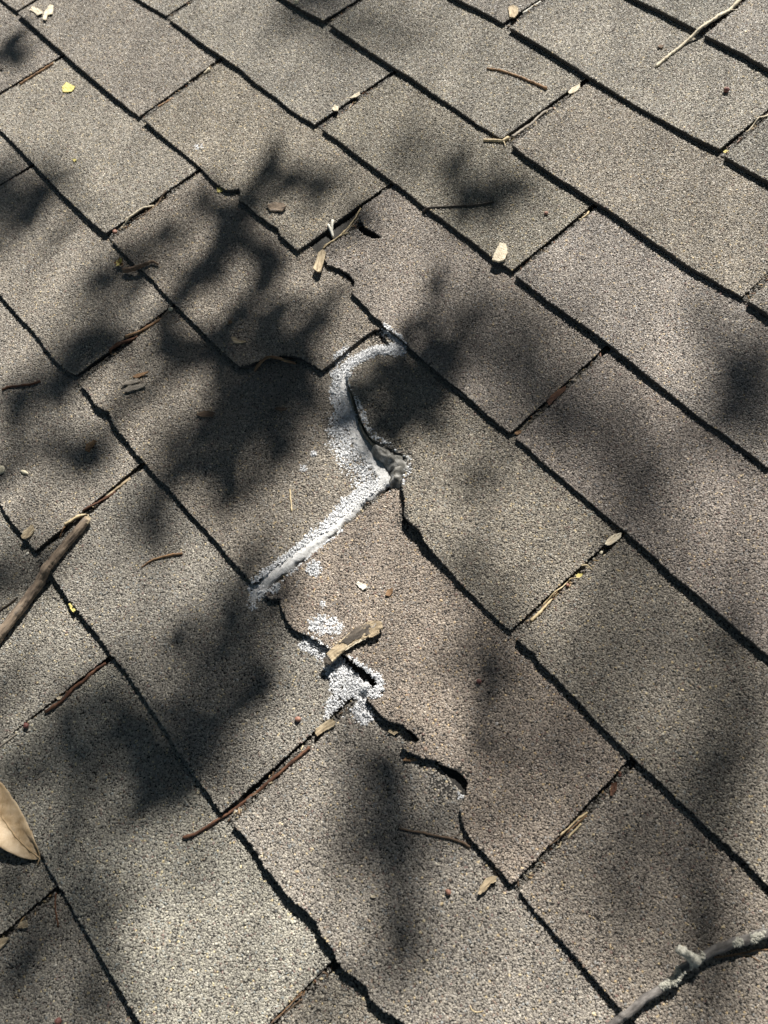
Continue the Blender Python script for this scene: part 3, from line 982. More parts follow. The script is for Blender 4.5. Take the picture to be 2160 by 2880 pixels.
def big_stick():
    px = G_((-140, 1000), (0, 830), (120, 678), (270, 472), (400, 302), (500, 172), (585, 66))
    path, rad = twig_path(px, .0049, .0036, .0014, .0011, .0010, 91)
    V, F = bark_tube(path, rad, 30, 4.2, .17, ((.2, .16), (.33, .2), (.41, .12), (.52, .2), (.6, .13), (.68, .2), (.79, .12), (.88, .2)))
    o = link('stick', pydata('stick', V, F), M['stick'])
    tag(o, 'thick weathered brown stick lying at the left edge, bark cracked crosswise', 'stick')
    centre_mesh(o)
    e = Vector(path[-1]); d = (Vector(path[-1]) - Vector(path[-9])).normalized()
    sd = d.cross(Vector((0, 0, 1))).normalized()
    for q, ln in ((-.7, .0022), (-.3, .0042), (.1, .0026), (.5, .0034), (.75, .0015)):
        b = e + sd * rad[-1] * q + Vector((0, 0, rad[-1] * .25))
        bv, bf = tube([local(o, x) for x in (b - d * .003, b + d * ln * .5, b + d * ln)], [rad[-1] * .42, rad[-1] * .34, rad[-1] * .1], 6, q)
        link('splinter', pydata('splinter', bv, bf, False), M['tan'], o)


def lichen_stick():
    px = L_((560, 1760), (650, 1650), (760, 1560), (880, 1470), (1000, 1385), (1100, 1300), (1200, 1232), (1310, 1175), (1420, 1130), (1540, 1100), (1659, 1062), (1850, 1000))
    path, rad = twig_path(px, .0024, .0033, .0014, .0012, .0025, 33)
    for i in range(len(rad)):
        rad[i] *= 1 + .10 * noise.noise(Vector((i * .12, 2, 2)))
    V, F = bark_tube(path, rad, 26, 7.7, .10, ((.22, .1), (.36, .12), (.55, .1), (.7, .1)))
    o = link('stick', pydata('stick', V, F), M['stickgrey'])
    tag(o, 'grey stick with pale lichen and a side stub at the lower right corner', 'stick')
    centre_mesh(o)
    loc = Vector(o.location)

    def near(p):
        x, y = onroof(p, .012)
        return min(range(len(path)), key=lambda i: (path[i][0] - x) ** 2 + (path[i][1] - y) ** 2)
    i = near(L_((1185, 1240))[0])
    b = Vector(path[i])
    tipxy = onroof(L_((1085, 1172))[0], .024)
    tip = Vector((tipxy[0], tipxy[1], .024))
    pp = [local(o, b.lerp(tip, t)) for t in np.linspace(0, 1, 14)]
    bv, bf = tube(pp, [.0036 - .0012 * t + .0006 * math.sin(t * 9) for t in np.linspace(0, 1, 14)], 16, 3.3, .28)
    st = link('stub', pydata('stub', bv, bf), M['lichen'], o)
    st['label'] = 'lichen covered side stub'
    rg = random.Random(5)
    LR = Matrix.Rotation(-o.rotation_euler.z, 3, 'Z')
    for cpx, wz in ((L_((1600, 1090))[0], 70), (L_((1470, 1140))[0], 40), (L_((1090, 1335))[0], 55), (L_((1045, 1385))[0], 40), (L_((985, 1400))[0], 46), (L_((1190, 1235))[0], 80)):
        i = near(cpx)
        c = Vector(path[i]); r = rad[i]
        d = (Vector(path[min(i + 1, len(path) - 1)]) - Vector(path[i - 1])).normalized()
        a = d.cross(Vector((0, 0, 1))).normalized(); up = a.cross(d)
        V, F = [], []
        for q in range(46):                       # crusty lobes hugging the bark
            s = rg.gauss(0, .35) * wz * mm_per_z(cpx); t = rg.gauss(.1, .5)
            nr = (a * math.sin(t) + up * math.cos(t))
            p = local(o, c + d * s + nr * r * 1.0)
            sz = rg.uniform(.0008, .0018)
            k0 = len(V)
            for w_ in range(6):
                th = w_ / 6 * 6.283 + rg.uniform(-.3, .3)
                V.append(p + LR @ ((d * math.cos(th) + nr.cross(d) * math.sin(th)) * sz * rg.uniform(.7, 1.3)))
            V.append(p + LR @ (nr * sz * rg.uniform(.5, 1.1)))
            F += [(k0 + w_, k0 + (w_ + 1) % 6, k0 + 6) for w_ in range(6)]
        link('lichen', pydata('lichen', V, F, False), M['lichen'], o)


big_stick()
lichen_stick()


# ------------------------------------------------------------------ the dry leaf
def dry_leaf():
    # midrib in photograph px and half widths
    rib = J_((-190, 20), (-60, 180), (30, 330), (110, 450), (190, 530), (262, 585))
    pts = np.array([onroof(p) for p in rib])
    L = np.r_[0, np.cumsum(np.linalg.norm(np.diff(pts, axis=0), axis=1))]
    n, K = 40, 17
    t = np.linspace(0, L[-1], n)
    c = np.c_[np.interp(t, L, pts[:, 0]), np.interp(t, L, pts[:, 1])]
    for _ in range(4):
        c[1:-1] = (c[:-2] + c[2:] + 2 * c[1:-1]) / 4
    d = np.gradient(c, axis=0); d /= np.linalg.norm(d, axis=1)[:, None]
    nr = np.c_[-d[:, 1], d[:, 0]]
    V = []
    z0 = height(*c[n // 2]) + .0015
    for i in range(n):
        s = i / (n - 1)
        w = .0150 * (math.sin(math.pi * min(1, s * .98 + .02)) ** .62) + .0004
        for j in range(K):
            q = (j / (K - 1) - .5) * 2
            ww = w * (1.0 if q > 0 else .82) * (1 + .05 * noise.noise(Vector((s * 14, q > 0, 3))))
            p = c[i] + nr[i] * q * ww
            z = z0 + .0100 * abs(q) ** 1.7 * math.sin(math.pi * min(1, s + .05)) ** .8 * (1.0 if q < 0 else .35) + .004 * (1 - s) + .0007 * noise.noise(Vector((p[0] * 160, p[1] * 160, 2)))
            z += .0005 * math.cos(s * 70 - abs(q) * 9) * (1 - abs(q))
            z = max(z, height(*p) + .0008)
            V.append((p[0], p[1], z))
    F = [(i * K + j, i * K + j + 1, (i + 1) * K + j + 1, (i + 1) * K + j) for i in range(n - 1) for j in range(K - 1)]
    root = empty('leaf', (c[n // 2][0], c[n // 2][1], z0))
    tag(root, 'large curled tan dry leaf at the left edge of the roof', 'leaf')
    off = Vector(root.location)
    bl = link('blade', pydata('blade', [Vector(v) - off for v in V], F), M['leaf'], root)
    sd = bl.modifiers.new('thick', 'SOLIDIFY'); sd.thickness = .0004
    mid = [Vector(V[i * K + K // 2]) + Vector((0, 0, .0003)) - off for i in range(n)]
    V2, F2 = tube(mid, list(np.linspace(.0003, .0008, n)), 6)
    link('midrib', pydata('midrib', V2, F2), M['leafdark'], root)
    e = Vector(V[(n - 1) * K + K // 2]); x2 = onroof(J_((243, 632))[0])
    pet = [e.lerp(Vector((x2[0], x2[1], height(*x2) + .001)), q / 5) + Vector((0, 0, .0008 * math.sin(q / 5 * 3.1))) - off for q in range(6)]
    V3, F3 = tube(pet, [.0007, .0007, .0006, .0006, .0006, .0008], 6)
    link('leaf_stalk', pydata('leaf_stalk', V3, F3), M['leafdark'], root)
    for sgn in (1, -1):
        for i in range(5, n - 4, 5):
            vn = [Vector(V[(min(n - 1, max(0, i - q))) * K + K // 2 + sgn * q]) + Vector((0, 0, .0002)) - off for q in range(0, 8)]
            V4, F4 = tube(vn, [.0003 - .00003 * q for q in range(8)], 5)
            link('vein', pydata('vein', V4, F4), M['leafdark'], root)


dry_leaf()

# ------------------------------------------------------------------ chips and flakes
def sub_piece(name, parent, px, m, thick, lift, curl=0.0, label=None):
    o = flake(name, '-', '-', px, m, thick, lift, curl, zbase=SEAT[parent.name])
    del o['label']; del o['category']
    w = Matrix.Translation(o.location) @ o.rotation_euler.to_matrix().to_4x4()
    pw = Matrix.Translation(parent.location) @ parent.rotation_euler.to_matrix().to_4x4()
    o.parent = parent
    o.location = (0, 0, 0); o.rotation_euler = (0, 0, 0)
    l = pw.inverted() @ w
    o.location = l.to_translation(); o.rotation_euler = l.to_euler()
    if label:
        o['label'] = label
    return o


bk = flake('bark_piece', 'long tan and dark brown wood piece lying across the white crack', 'wood',
           H_((468, 935), (500, 905), (545, 862), (600, 815), (650, 775), (700, 752), (735, 730), (775, 722), (822, 728), (828, 765), (805, 782), (806, 800), (765, 822), (740, 818), (715, 838), (660, 858), (620, 888), (580, 912), (545, 945), (505, 985), (490, 960)), 'tan', .0030, .0008, .0002, None, .0011)
sub_piece('bark_skin', bk, H_((548, 872), (600, 818), (650, 776), (700, 753), (748, 732), (758, 762), (738, 790), (752, 806), (690, 832), (640, 850), (602, 880), (580, 862)), 'dark', .0012, .0030, 0, 'dark weathered bark on the wood piece')
sub_piece('bark_skin', bk, H_((748, 742), (775, 730), (790, 745), (770, 770), (756, 770)), 'grey', .0012, .0029, 0)
sub_piece('wood_strip', bk, H_((600, 888), (660, 850), (720, 826), (718, 842), (655, 872), (590, 915)), 'pale', .0012, .0024, 0)
sub_piece('wood_strip', bk, H_((735, 815), (770, 795), (806, 780), (808, 800), (765, 828), (742, 832)), 'tan', .0020, .0020, 0)
sub_piece('charred_end', bk, H_((446, 968), (474, 946), (505, 985), (490, 1004), (452, 992)), 'dark', .0034, .0008, 0, 'black end of the wood piece')

FL = [
    ('wood_flake', 'tan wood flake beside the top of the thick left stick', 'wood flake', G_((160, 170), (175, 135), (232, 100), (243, 135), (215, 175), (185, 192), (162, 188)), 'tan', .0016),
    ('wood_flake', 'yellowish tan wood chip at the top of the long red twig', 'wood flake', H_((388, 1440), (392, 1405), (480, 1343), (522, 1365), (505, 1395), (440, 1425), (400, 1455)), 'tan', .0016),
    ('husk', 'left one of two pale flakes near the top left corner', 'flake', A_((205, 85), (222, 62), (285, 90), (290, 112), (255, 125), (235, 100)), 'pale', .0009),
    ('husk', 'right one of two pale flakes near the top left corner', 'flake', A_((290, 150), (296, 95), (335, 45), (356, 55), (350, 110), (318, 120), (312, 160)), 'pale', .0009),
    ('petal', 'greenish yellow petal on the sunlit tab at upper left', 'petal', A_((405, 570), (435, 540), (490, 565), (470, 595), (440, 600), (408, 598)), 'yellow', .0009),
    ('petal', 'tiny yellow scrap at the snapped shingle edge', 'petal', A_((1405, 1225), (1425, 1215), (1445, 1235), (1430, 1245), (1408, 1242)), 'yellow', .0008),
    ('petal', 'tiny pale yellow scrap between two shadows at upper left', 'petal', A_((478, 1050), (495, 1042), (508, 1052), (490, 1062)), 'yellow', .0006),
    ('husk', 'pale ragged husk in the slot near the top centre', 'husk', B_((497, 720), (512, 697), (540, 708), (535, 738), (508, 735)), 'pale', .0012),
    ('husk', 'pale pointed sliver in the slot near the top centre', 'husk', B_((605, 652), (640, 622), (672, 610), (678, 628), (650, 640)), 'pale', .0009),
    ('husk', 'pale husk lying over the slot in the top right course', 'husk', C_((-25, 70), (5, 55), (40, 75), (38, 110), (15, 140), (-15, 132)), 'tan', .0014),
    ('husk', 'ragged pale chip at a slot corner, casting a dark shadow', 'husk', E_((1530, 55), (1545, 10), (1580, -60), (1622, -50), (1630, 10), (1605, 60), (1570, 68)), 'pale', .0022),
    ('wood_flake', 'cream sliver wedged in the upper slot by the pale twig', 'wood flake', C_((362, 605), (385, 575), (440, 550), (438, 575), (410, 600), (372, 615)), 'pale', .0010),
    ('husk', 'grey brown husk with a pale tip above the snapped edge', 'husk', B_((78, 1355), (130, 1335), (185, 1345), (206, 1362), (180, 1390), (100, 1388)), 'stick', .0020),
    ('wood_flake', 'small orange flake in the shade at left', 'flake', D_((556, 1265), (562, 1222), (610, 1195), (632, 1205), (600, 1240), (580, 1275)), 'orange', .0009),
    ('husk', 'brown husk with a yellow tip in the dark shadow', 'husk', D_((1278, 1040), (1320, 1012), (1385, 1018), (1400, 1030), (1380, 1052), (1310, 1050)), 'brown', .0014),
    ('wood_flake', 'bent tan flake below the sunlit streaks', 'flake', D_((1508, 548), (1530, 545), (1555, 566), (1605, 570), (1600, 582), (1525, 586)), 'tan', .0008),
    ('petal', 'small yellow flake on the seam below the thick stick', 'petal', G_((453, 605), (470, 596), (502, 645), (488, 657), (470, 642)), 'yellow', .0010),
    ('husk', 'pale bit on the red bark strip', 'husk', G_((370, 1208), (385, 1195), (410, 1197), (405, 1212), (380, 1218)), 'pale', .0008),
    ('leaf_fragment', 'curled reddish brown leaf fragment in the right slot', 'leaf fragment', F_((225, 960), (250, 915), (300, 875), (348, 850), (348, 875), (300, 915), (262, 955), (240, 985)), 'red', .0008),
    ('husk', 'tan crumb at the lower end of the right slot', 'husk', F_((15, 1148), (30, 1132), (62, 1130), (58, 1145), (30, 1158)), 'orange', .0008),
    ('wood_flake', 'cream wood flake at the top of the slot on the right', 'wood flake', I_((600, 215), (615, 180), (660, 145), (708, 138), (705, 165), (670, 195), (630, 220)), 'pale', .0012),
    ('petal', 'yellow scrap in the straw filled slot at right', 'petal', I_((415, 405), (430, 390), (460, 395), (455, 412), (425, 418)), 'yellow', .0008),
    ('wood_flake', 'brown flake high in the lower right slot', 'flake', L_((632, 150), (645, 100), (680, 90), (678, 140), (650, 180), (636, 182)), 'red', .0010),
    ('wood_flake', 'orange flake in the slot at the bottom centre', 'flake', K_((232, 1520), (260, 1480), (300, 1440), (316, 1450), (305, 1475), (262, 1500)), 'orange', .0009),
    ('wood_chip', 'tan wood chip with a curled end near the lower right crack', 'wood chip', K_((1440, 815), (1455, 765), (1490, 715), (1540, 698), (1563, 705), (1555, 735), (1520, 750), (1490, 790), (1455, 820)), 'tan', .0020),
    ('husk', 'small cream scrap in the lower centre shadow', 'husk', K_((748, 830), (765, 822), (788, 832), (775, 842), (755, 840)), 'pale', .0007),
    ('petal', 'white petal shaped flake right of the sealed slot', 'flake', H_((652, 470), (665, 460), (715, 478), (720, 498), (695, 512), (672, 495)), 'white', .0008),
    ('husk', 'cream and brown scrap right of the white flake', 'husk', H_((840, 545), (850, 512), (885, 498), (890, 520), (865, 550)), 'orange', .0009),
    ('husk', 'tan crumb under the ragged lower crack', 'husk', H_((855, 1425), (870, 1408), (905, 1412), (922, 1432), (895, 1445)), 'tan', .0012),
    ('husk', 'orange crumb below the second ragged crack', 'husk', H_((950, 1612), (970, 1592), (1030, 1595), (1046, 1610), (1000, 1616)), 'orange', .0010),
    ('wood_flake', 'tan flake in the slot at lower left', 'wood flake', J_((115, 1035), (140, 995), (180, 985), (185, 1030), (160, 1040)), 'tan', .0014),
    ('wood_flake', 'tan wood flake cut by the left edge near the bottom', 'wood flake', J_((-60, 1180), (-30, 1120), (20, 1100), (75, 1095), (50, 1130), (10, 1175)), 'tan', .0016),
    ('husk', 'tan husk with a dark tip below the torn corner', 'husk', E_((375, 100), (390, 60), (410, 0), (440, -20), (458, 0), (445, 50), (425, 122), (405, 125)), 'tan', .0020),
    ('husk', 'small cream chip on the shaded tab right of the tear', 'husk', E_((1170, 558), (1185, 552), (1200, 562), (1182, 568)), 'pale', .0007),
    ('leaf_fragment', 'small olive and red scrap in the deep shadow', 'leaf fragment', E_((118, 990), (140, 975), (205, 985), (195, 1000), (150, 1002)), 'brown', .0008),
    ('wood_flake', 'upper splinter of the broken wood cluster at left', 'splinter', D_((870, 800), (890, 780), (970, 764), (972, 772), (930, 790), (890, 808)), 'orange', .0010),
    ('wood_flake', 'middle splinter of the broken wood cluster at left', 'splinter', D_((800, 858), (830, 830), (905, 812), (918, 832), (870, 848)), 'grey', .0014),
    ('wood_flake', 'lower splinter of the broken wood cluster at left', 'splinter', D_((820, 895), (850, 862), (955, 842), (960, 858), (900, 882), (840, 902)), 'grey', .0014),
    ('leaf_fragment', 'dark scrap at the left edge near the top', 'leaf fragment', A_((-30, 445), (5, 440), (32, 455), (20, 462), (-20, 460)), 'dark', .0008),
    ('husk', 'dark crumb beside the long pale twig at top right', 'husk', C_((940, 312), (955, 295), (985, 300), (970, 318)), 'brown', .0012),
    ('petal', 'yellow scrap at the slot end in the right hand top course', 'petal', C_((1365, 985), (1385, 968), (1405, 978), (1390, 992)), 'yellow', .0008),
]
for nm, lb, ct, px, m_, th in FL:
    flake(nm, lb, ct, px, m_, th, .0030 if 'seam below' in lb else .0004)

# ------------------------------------------------------------------ seeds and berries
PB = [
    ('berry', 'dark red berry on the top right tab', 'berry', C_((1385, 600))[0], 36, 'berry_red', (1, 1, .9), 0),
    ('berry', 'small reddish seed on the tab right of centre, near the top', 'seed', C_((220, 1388))[0], 26, 'berry_pink', (1, .9, .8), 0),
    ('berry', 'orange red seed left of the yellowish chip', 'seed', H_((275, 1345))[0], 44, 'berry_pink', (1, .9, .8), .4),
    ('berry', 'pinkish red berry on the tab right of the white crack', 'berry', H_((1445, 1100))[0], 40, 'berry_red', (1, .95, .85), 0),
    ('berry', 'reddish brown pointed seed near the lower centre', 'seed', K_((1247, 805))[0], 46, 'berry_pink', (1, .95, .9), .5),
    ('berry', 'pale pink seed at a slot corner at upper left', 'seed', A_((745, 1505))[0], 30, 'berry_pink', (1, .9, .8), 0),
    ('berry', 'red berry at the bottom edge near the left corner', 'berry', J_((385, 1640))[0], 50, 'berry_red', (1, 1, .9), 0),
    ('berry', 'dark red bud in the slot left of the dark tab', 'seed', G_((183, 1390))[0], 40, 'berry_red', (1, .9, .8), .4),
    ('seed', 'round tan seed on the top edge beside the course shadow', 'seed', B_((267, 42))[0], 26, 'cream', (1, 1, .7), 0),
    ('seed', 'round cream disc seed at the left edge', 'seed', D_((18, 1400))[0], 56, 'cream', (1, 1, .32), 0),
    ('seed', 'narrow cream seed near the left edge', 'seed', D_((170, 1412))[0], 34, 'cream', (1.6, .7, .5), .7),
    ('seed', 'cream disc under the flake in the right slot', 'seed', I_((582, 250))[0], 34, 'cream', (1, .9, .4), 0),
    ('seed', 'pinkish seed among straw in the right slot', 'seed', I_((362, 468))[0], 30, 'berry_pink', (1, .9, .8), 0),
    ('seed', 'tiny white bit near the thick stick', 'seed', G_((177, 268))[0], 22, 'white', (1, .8, .5), 0),
    ('snail_shell', 'small grey rounded husk in the right slot', 'husk', F_((405, 802))[0], 46, 'grey', (1, .8, .7), .3),
    ('seed', 'tan bead at the top of the debris filled left slot', 'seed', D_((1108, 347))[0], 28, 'cream', (1, .9, .8), 0),
    ('seed', 'tiny brown seed above the bent tan flake', 'seed', D_((1500, 445))[0], 24, 'orange', (1, .9, .8), 0),
    ('seed', 'small dark red seed in the right slot near the bottom', 'seed', L_((702, 42))[0], 30, 'berry_red', (1, .9, .8), 0),
]
for nm, lb, ct, p, wz, m_, rt, tp in PB:
    pebble(nm, lb, ct, p, wz, m_, rt, tp, random.uniform(0, 6))

# ------------------------------------------------------------------ twigs, straws, needles
TWG = [
    ('twig', 'long glossy red brown twig running down the lower left slot', 'twig', H_((352, 1528), (280, 1590), (180, 1665)) + J_((1600, 205), (1500, 282), (1440, 318), (1340, 385), (1260, 432), (1190, 452)), 24, 20, 'red', ((.62, 60, -30, 12),)),
    ('twig', 'thin two toned twig in the sunny patch at left', 'twig', G_((1182, 270), (1120, 278), (1050, 292), (990, 315), (950, 340), (918, 360)), 15, 9, 'orange', ()),
    ('twig', 'dark curved twig in the lower centre shadow', 'twig', K_((928, 392), (1000, 408), (1100, 425), (1200, 445), (1290, 465), (1340, 485), (1385, 515)), 12, 18, 'brown', ((.72, 70, -30, 7),)),
    ('twig', 'short thin red twig at lower left', 'twig', J_((360, 812), (357, 880), (358, 940), (372, 1000), (374, 1030)), 10, 9, 'red', ((.72, -14, 40, 6),)),
    ('twig', 'reddish twig crossing the course near the top centre', 'twig', B_((1498, 446), (1580, 460), (1659, 485)) + C_((90, 520), (180, 560), (228, 580)), 9, 13, 'orange', ()),
    ('twig', 'long pale twig crossing the top right course line', 'twig', C_((930, 440), (1000, 380), (1100, 300), (1200, 225), (1290, 160), (1350, 115), (1420, 62), (1478, 8)), 13, 19, 'pale', ((.86, 60, 12, 6),)),
    ('twig', 'pale grey twig lying in the upper right slot', 'twig', C_((0, 890), (60, 845), (130, 795), (200, 720), (262, 688)), 18, 12, 'grey', ((.6, -50, 60, 8),)),
    ('twig', 'dark stem crossing the course shadow right of centre', 'twig', B_((1080, 1372), (1150, 1360), (1260, 1355), (1400, 1345), (1480, 1335), (1542, 1318)), 9, 13, 'dark', ()),
    ('twig', 'reddish twig near the left edge in the shade', 'twig', D_((265, 815), (200, 838), (120, 848), (50, 855), (18, 875)), 14, 12, 'red', ()),
    ('twig', 'curved red twig at the crumbled tab corner', 'twig', E_((-10, 745), (30, 705), (85, 672), (150, 672), (210, 680), (255, 688)), 16, 12, 'orange', ()),
    ('bark_strip', 'red brown bark strip in the slot at left', 'bark strip', G_((672, 972), (620, 1010), (540, 1100), (470, 1150), (400, 1235), (300, 1300)), 16, 22, 'red', ()),
    ('twig', 'dark thin twig at the left edge by the thick stick', 'twig', G_((115, 552), (60, 600), (0, 645), (-60, 690)), 10, 12, 'dark', ()),
    ('twig', 'tiny pale twig pointing left at a slot corner', 'twig', B_((1475, 908), (1530, 908), (1600, 915), (1640, 890)), 12, 18, 'straw', ((.75, 20, 40, 8),)),
    ('twig', 'dark twig in the slot beside the dark tab at left', 'twig', G_((120, 1440), (60, 1490), (0, 1535), (-50, 1570)), 8, 10, 'grey', ()),
    ('straw', 'thin pale straw lying beside the white sealant', 'straw', E_((220, 1515), (226, 1580), (232, 1659)), 8, 8, 'straw', ()),
    ('straw', 'thin curved straw near the bottom edge', 'straw', K_((1388, 1540), (1400, 1568), (1430, 1582), (1475, 1572)), 8, 6, 'straw', ()),
    ('straw', 'thin pale straw in the lower right corner', 'straw', L_((1502, 1482), (1525, 1540), (1545, 1600)), 7, 7, 'grey', ()),
    ('needle', 'upper brown pine needle beside the lichen stick', 'pine needle', L_((1310, 1228), (1420, 1215), (1540, 1190), (1659, 1172), (1720, 1160)), 10, 11, 'orange', ()),
    ('needle', 'lower brown pine needle beside the lichen stick', 'pine needle', L_((1340, 1232), (1460, 1205), (1540, 1215), (1610, 1255)), 8, 7, 'orange', ()),
    ('straw', 'left white straw of a small V in the broken slot', 'straw', B_((470, 1468), (485, 1500), (500, 1532)), 13, 13, 'white', ()),
    ('straw', 'right white straw of a small V in the broken slot', 'straw', B_((500, 1440), (492, 1485), (496, 1530)), 15, 13, 'white', ()),
    ('straw', 'long pale stem lying in the broken slot', 'straw', B_((675, 1335), (640, 1400), (590, 1470), (530, 1530), (440, 1590)), 9, 9, 'straw', ()),
    ('straw', 'brown stem beside the pale stem in the broken slot', 'straw', B_((660, 1400), (620, 1450), (570, 1510), (500, 1550)), 8, 8, 'grey', ()),
    ('straw', 'short curved stem at the low end of the broken slot', 'straw', B_((600, 1520), (540, 1530), (480, 1560), (430, 1605)), 7, 7, 'straw', ()),
    ('splinter', 'upper splinter stuck on the grey sealant bead', 'splinter', H_((575, 55), (520, 85), (470, 120), (428, 160)), 18, 12, 'brown', ()),
    ('splinter', 'lower splinter stuck on the grey sealant bead', 'splinter', H_((580, 68), (530, 110), (470, 150), (410, 192)), 14, 14, 'dark', ()),
    ('straw', 'upper straw in the right slot above the dark seam', 'straw', I_((440, 430), (380, 430), (340, 465), (270, 530), (190, 605)), 10, 8, 'straw', ()),
    ('straw', 'broad pale straw low in the right slot', 'straw', I_((300, 520), (250, 570), (190, 640), (120, 705)), 12, 26, 'straw', ()),
    ('straw', 'brown stem along the right slot', 'straw', I_((352, 452), (300, 510), (240, 560), (190, 620)), 10, 8, 'orange', ()),
    ('straw', 'short pale straw high in the right slot', 'straw', I_((450, 350), (490, 345), (520, 378)), 9, 7, 'straw', ()),
    ('straw', 'upper tan straw of the bundle in the lower right slot', 'straw', L_((490, 285), (440, 320), (380, 370), (310, 440)), 17, 10, 'straw', ()),
    ('straw', 'middle tan straw of the bundle in the lower right slot', 'straw', L_((485, 310), (420, 365), (360, 410), (300, 455)), 13, 10, 'orange', ()),
    ('straw', 'lower tan straw of the bundle in the lower right slot', 'straw', L_((445, 360), (415, 395), (380, 430), (360, 462)), 16, 10, 'straw', ()),
    ('straw', 'dark stem below the bundle in the lower right slot', 'straw', L_((400, 370), (340, 430), (290, 470), (240, 505)), 10, 7, 'brown', ()),
    ('straw', 'dark stem in the slot at the bottom centre', 'straw', K_((300, 1500), (220, 1560), (150, 1610), (95, 1655)), 12, 9, 'brown', ()),
    ('straw', 'thin tan stem in the slot at the bottom centre', 'straw', K_((300, 1450), (235, 1520), (170, 1585), (110, 1640)), 7, 7, 'orange', ()),
    ('bark_strip', 'upper reddish sliver in the debris filled left slot', 'bark strip', D_((1040, 400), (990, 430), (930, 470), (870, 510), (810, 530)), 20, 12, 'orange', ()),
    ('bark_strip', 'lower reddish sliver in the debris filled left slot', 'bark strip', D_((885, 515), (840, 545), (790, 570), (740, 600), (715, 625)), 18, 16, 'red', ()),
    ('bark_strip', 'upper tan sliver in the slot above the thick stick', 'bark strip', D_((840, 1432), (790, 1470), (740, 1510), (680, 1560)), 22, 18, 'tan', ()),
    ('bark_strip', 'brown sliver in the slot above the thick stick', 'bark strip', D_((740, 1520), (670, 1570), (600, 1620), (540, 1659)), 18, 12, 'red', ()),
    ('straw', 'pale split straw just above the thick stick', 'straw', G_((560, 5), (510, 35), (470, 70), (430, 92)), 14, 18, 'straw', ()),
    ('straw', 'thin orange straw just above the thick stick', 'straw', G_((440, 90), (410, 125), (380, 165)), 8, 6, 'orange', ()),
    ('twig', 'white stem lying in the slot at upper left', 'twig', A_((990, 1322), (930, 1360), (850, 1420), (780, 1478)), 8, 10, 'pale', ()),
    ('twig', 'thin brown stem in the slot at upper left', 'twig', A_((1080, 1240), (1000, 1330), (920, 1390), (820, 1450)), 8, 9, 'brown', ()),
    ('twig', 'thin red stem in the slot at the left edge near the top', 'twig', A_((345, 410), (270, 460), (190, 515), (130, 555)), 8, 8, 'orange', ()),
    ('twig', 'white and dark stems in the slot at the right edge', 'twig', C_((1700, 690), (1659, 735), (1600, 770), (1540, 830), (1500, 860)), 9, 7, 'pale', ()),
    ('straw', 'pale straw at the top edge slot right of centre', 'straw', C_((185, 0), (130, 35), (70, 80)), 9, 9, 'white', ()),
    ('straw', 'curled orange straw at the head of the slot right of centre', 'straw', C_((500, 1350), (490, 1385), (450, 1418)), 10, 8, 'straw', ()),
    ('straw', 'red sliver in the slot beside the upper left tab', 'straw', A_((1120, 625), (1070, 660), (1020, 690)), 9, 11, 'orange', ()),
    ('straw', 'pale crumb of stem in the slot beside the upper left tab', 'straw', A_((1360, 450), (1340, 465), (1320, 480)), 14, 10, 'pale', ()),
]
for nm, lb, ct, px, a, b, m_, br in TWG:
    twig(nm, lb, ct, px, a, b, m_, branches=br)


# ------------------------------------------------------------------ the withered flower stalk at left
def flower_stalk():
    x, y = onroof(D_((880, 90))[0])
    z = hmax(x, y)
    root = empty('flower_stalk', (x, y, z))
    tag(root, 'withered yellow flower head with a curled stem across the left seam', 'flower')
    off = Vector(root.location)
    path, rad = twig_path(D_((810, 105), (860, 108), (910, 98), (960, 75), (1000, 52), (1035, 72)), .0030, .0012, .0005, .002, .0012, 55)
    V, F = tube([Vector(p) - off for p in path], rad, 8, 2, .15)
    link('stem', pydata('stem', V, F), M['brown'], root)
    rg = random.Random(12)
    c = Vector((*onroof(D_((785, 55))[0]), z + .003)) - off
    for i in range(9):
        a = i / 9 * 6.283 + rg.uniform(-.3, .3)
        ln = rg.uniform(.004, .0075); w = rg.uniform(.0016, .0028)
        dr = Vector((math.cos(a), math.sin(a), rg.uniform(-.15, .7))).normalized()
        sd = dr.cross(Vector((0, 0, 1))).normalized(); up = sd.cross(dr)
        V = []
        F = []
        for q in range(5):
            s = q / 4
            ww = w * math.sin(3.14 * (.15 + .8 * s))
            p = c + dr * ln * s + up * .0018 * s * s
            V += [p - sd * ww + up * ww * .5, p, p + sd * ww + up * ww * .5]
        for q in range(4):
            F += [(q * 3, q * 3 + 1, q * 3 + 4, q * 3 + 3), (q * 3 + 1, q * 3 + 2, q * 3 + 5, q * 3 + 4)]
        link('petal', pydata('petal', V, F), M['yellow' if i % 2 else 'orange'], root)


flower_stalk()

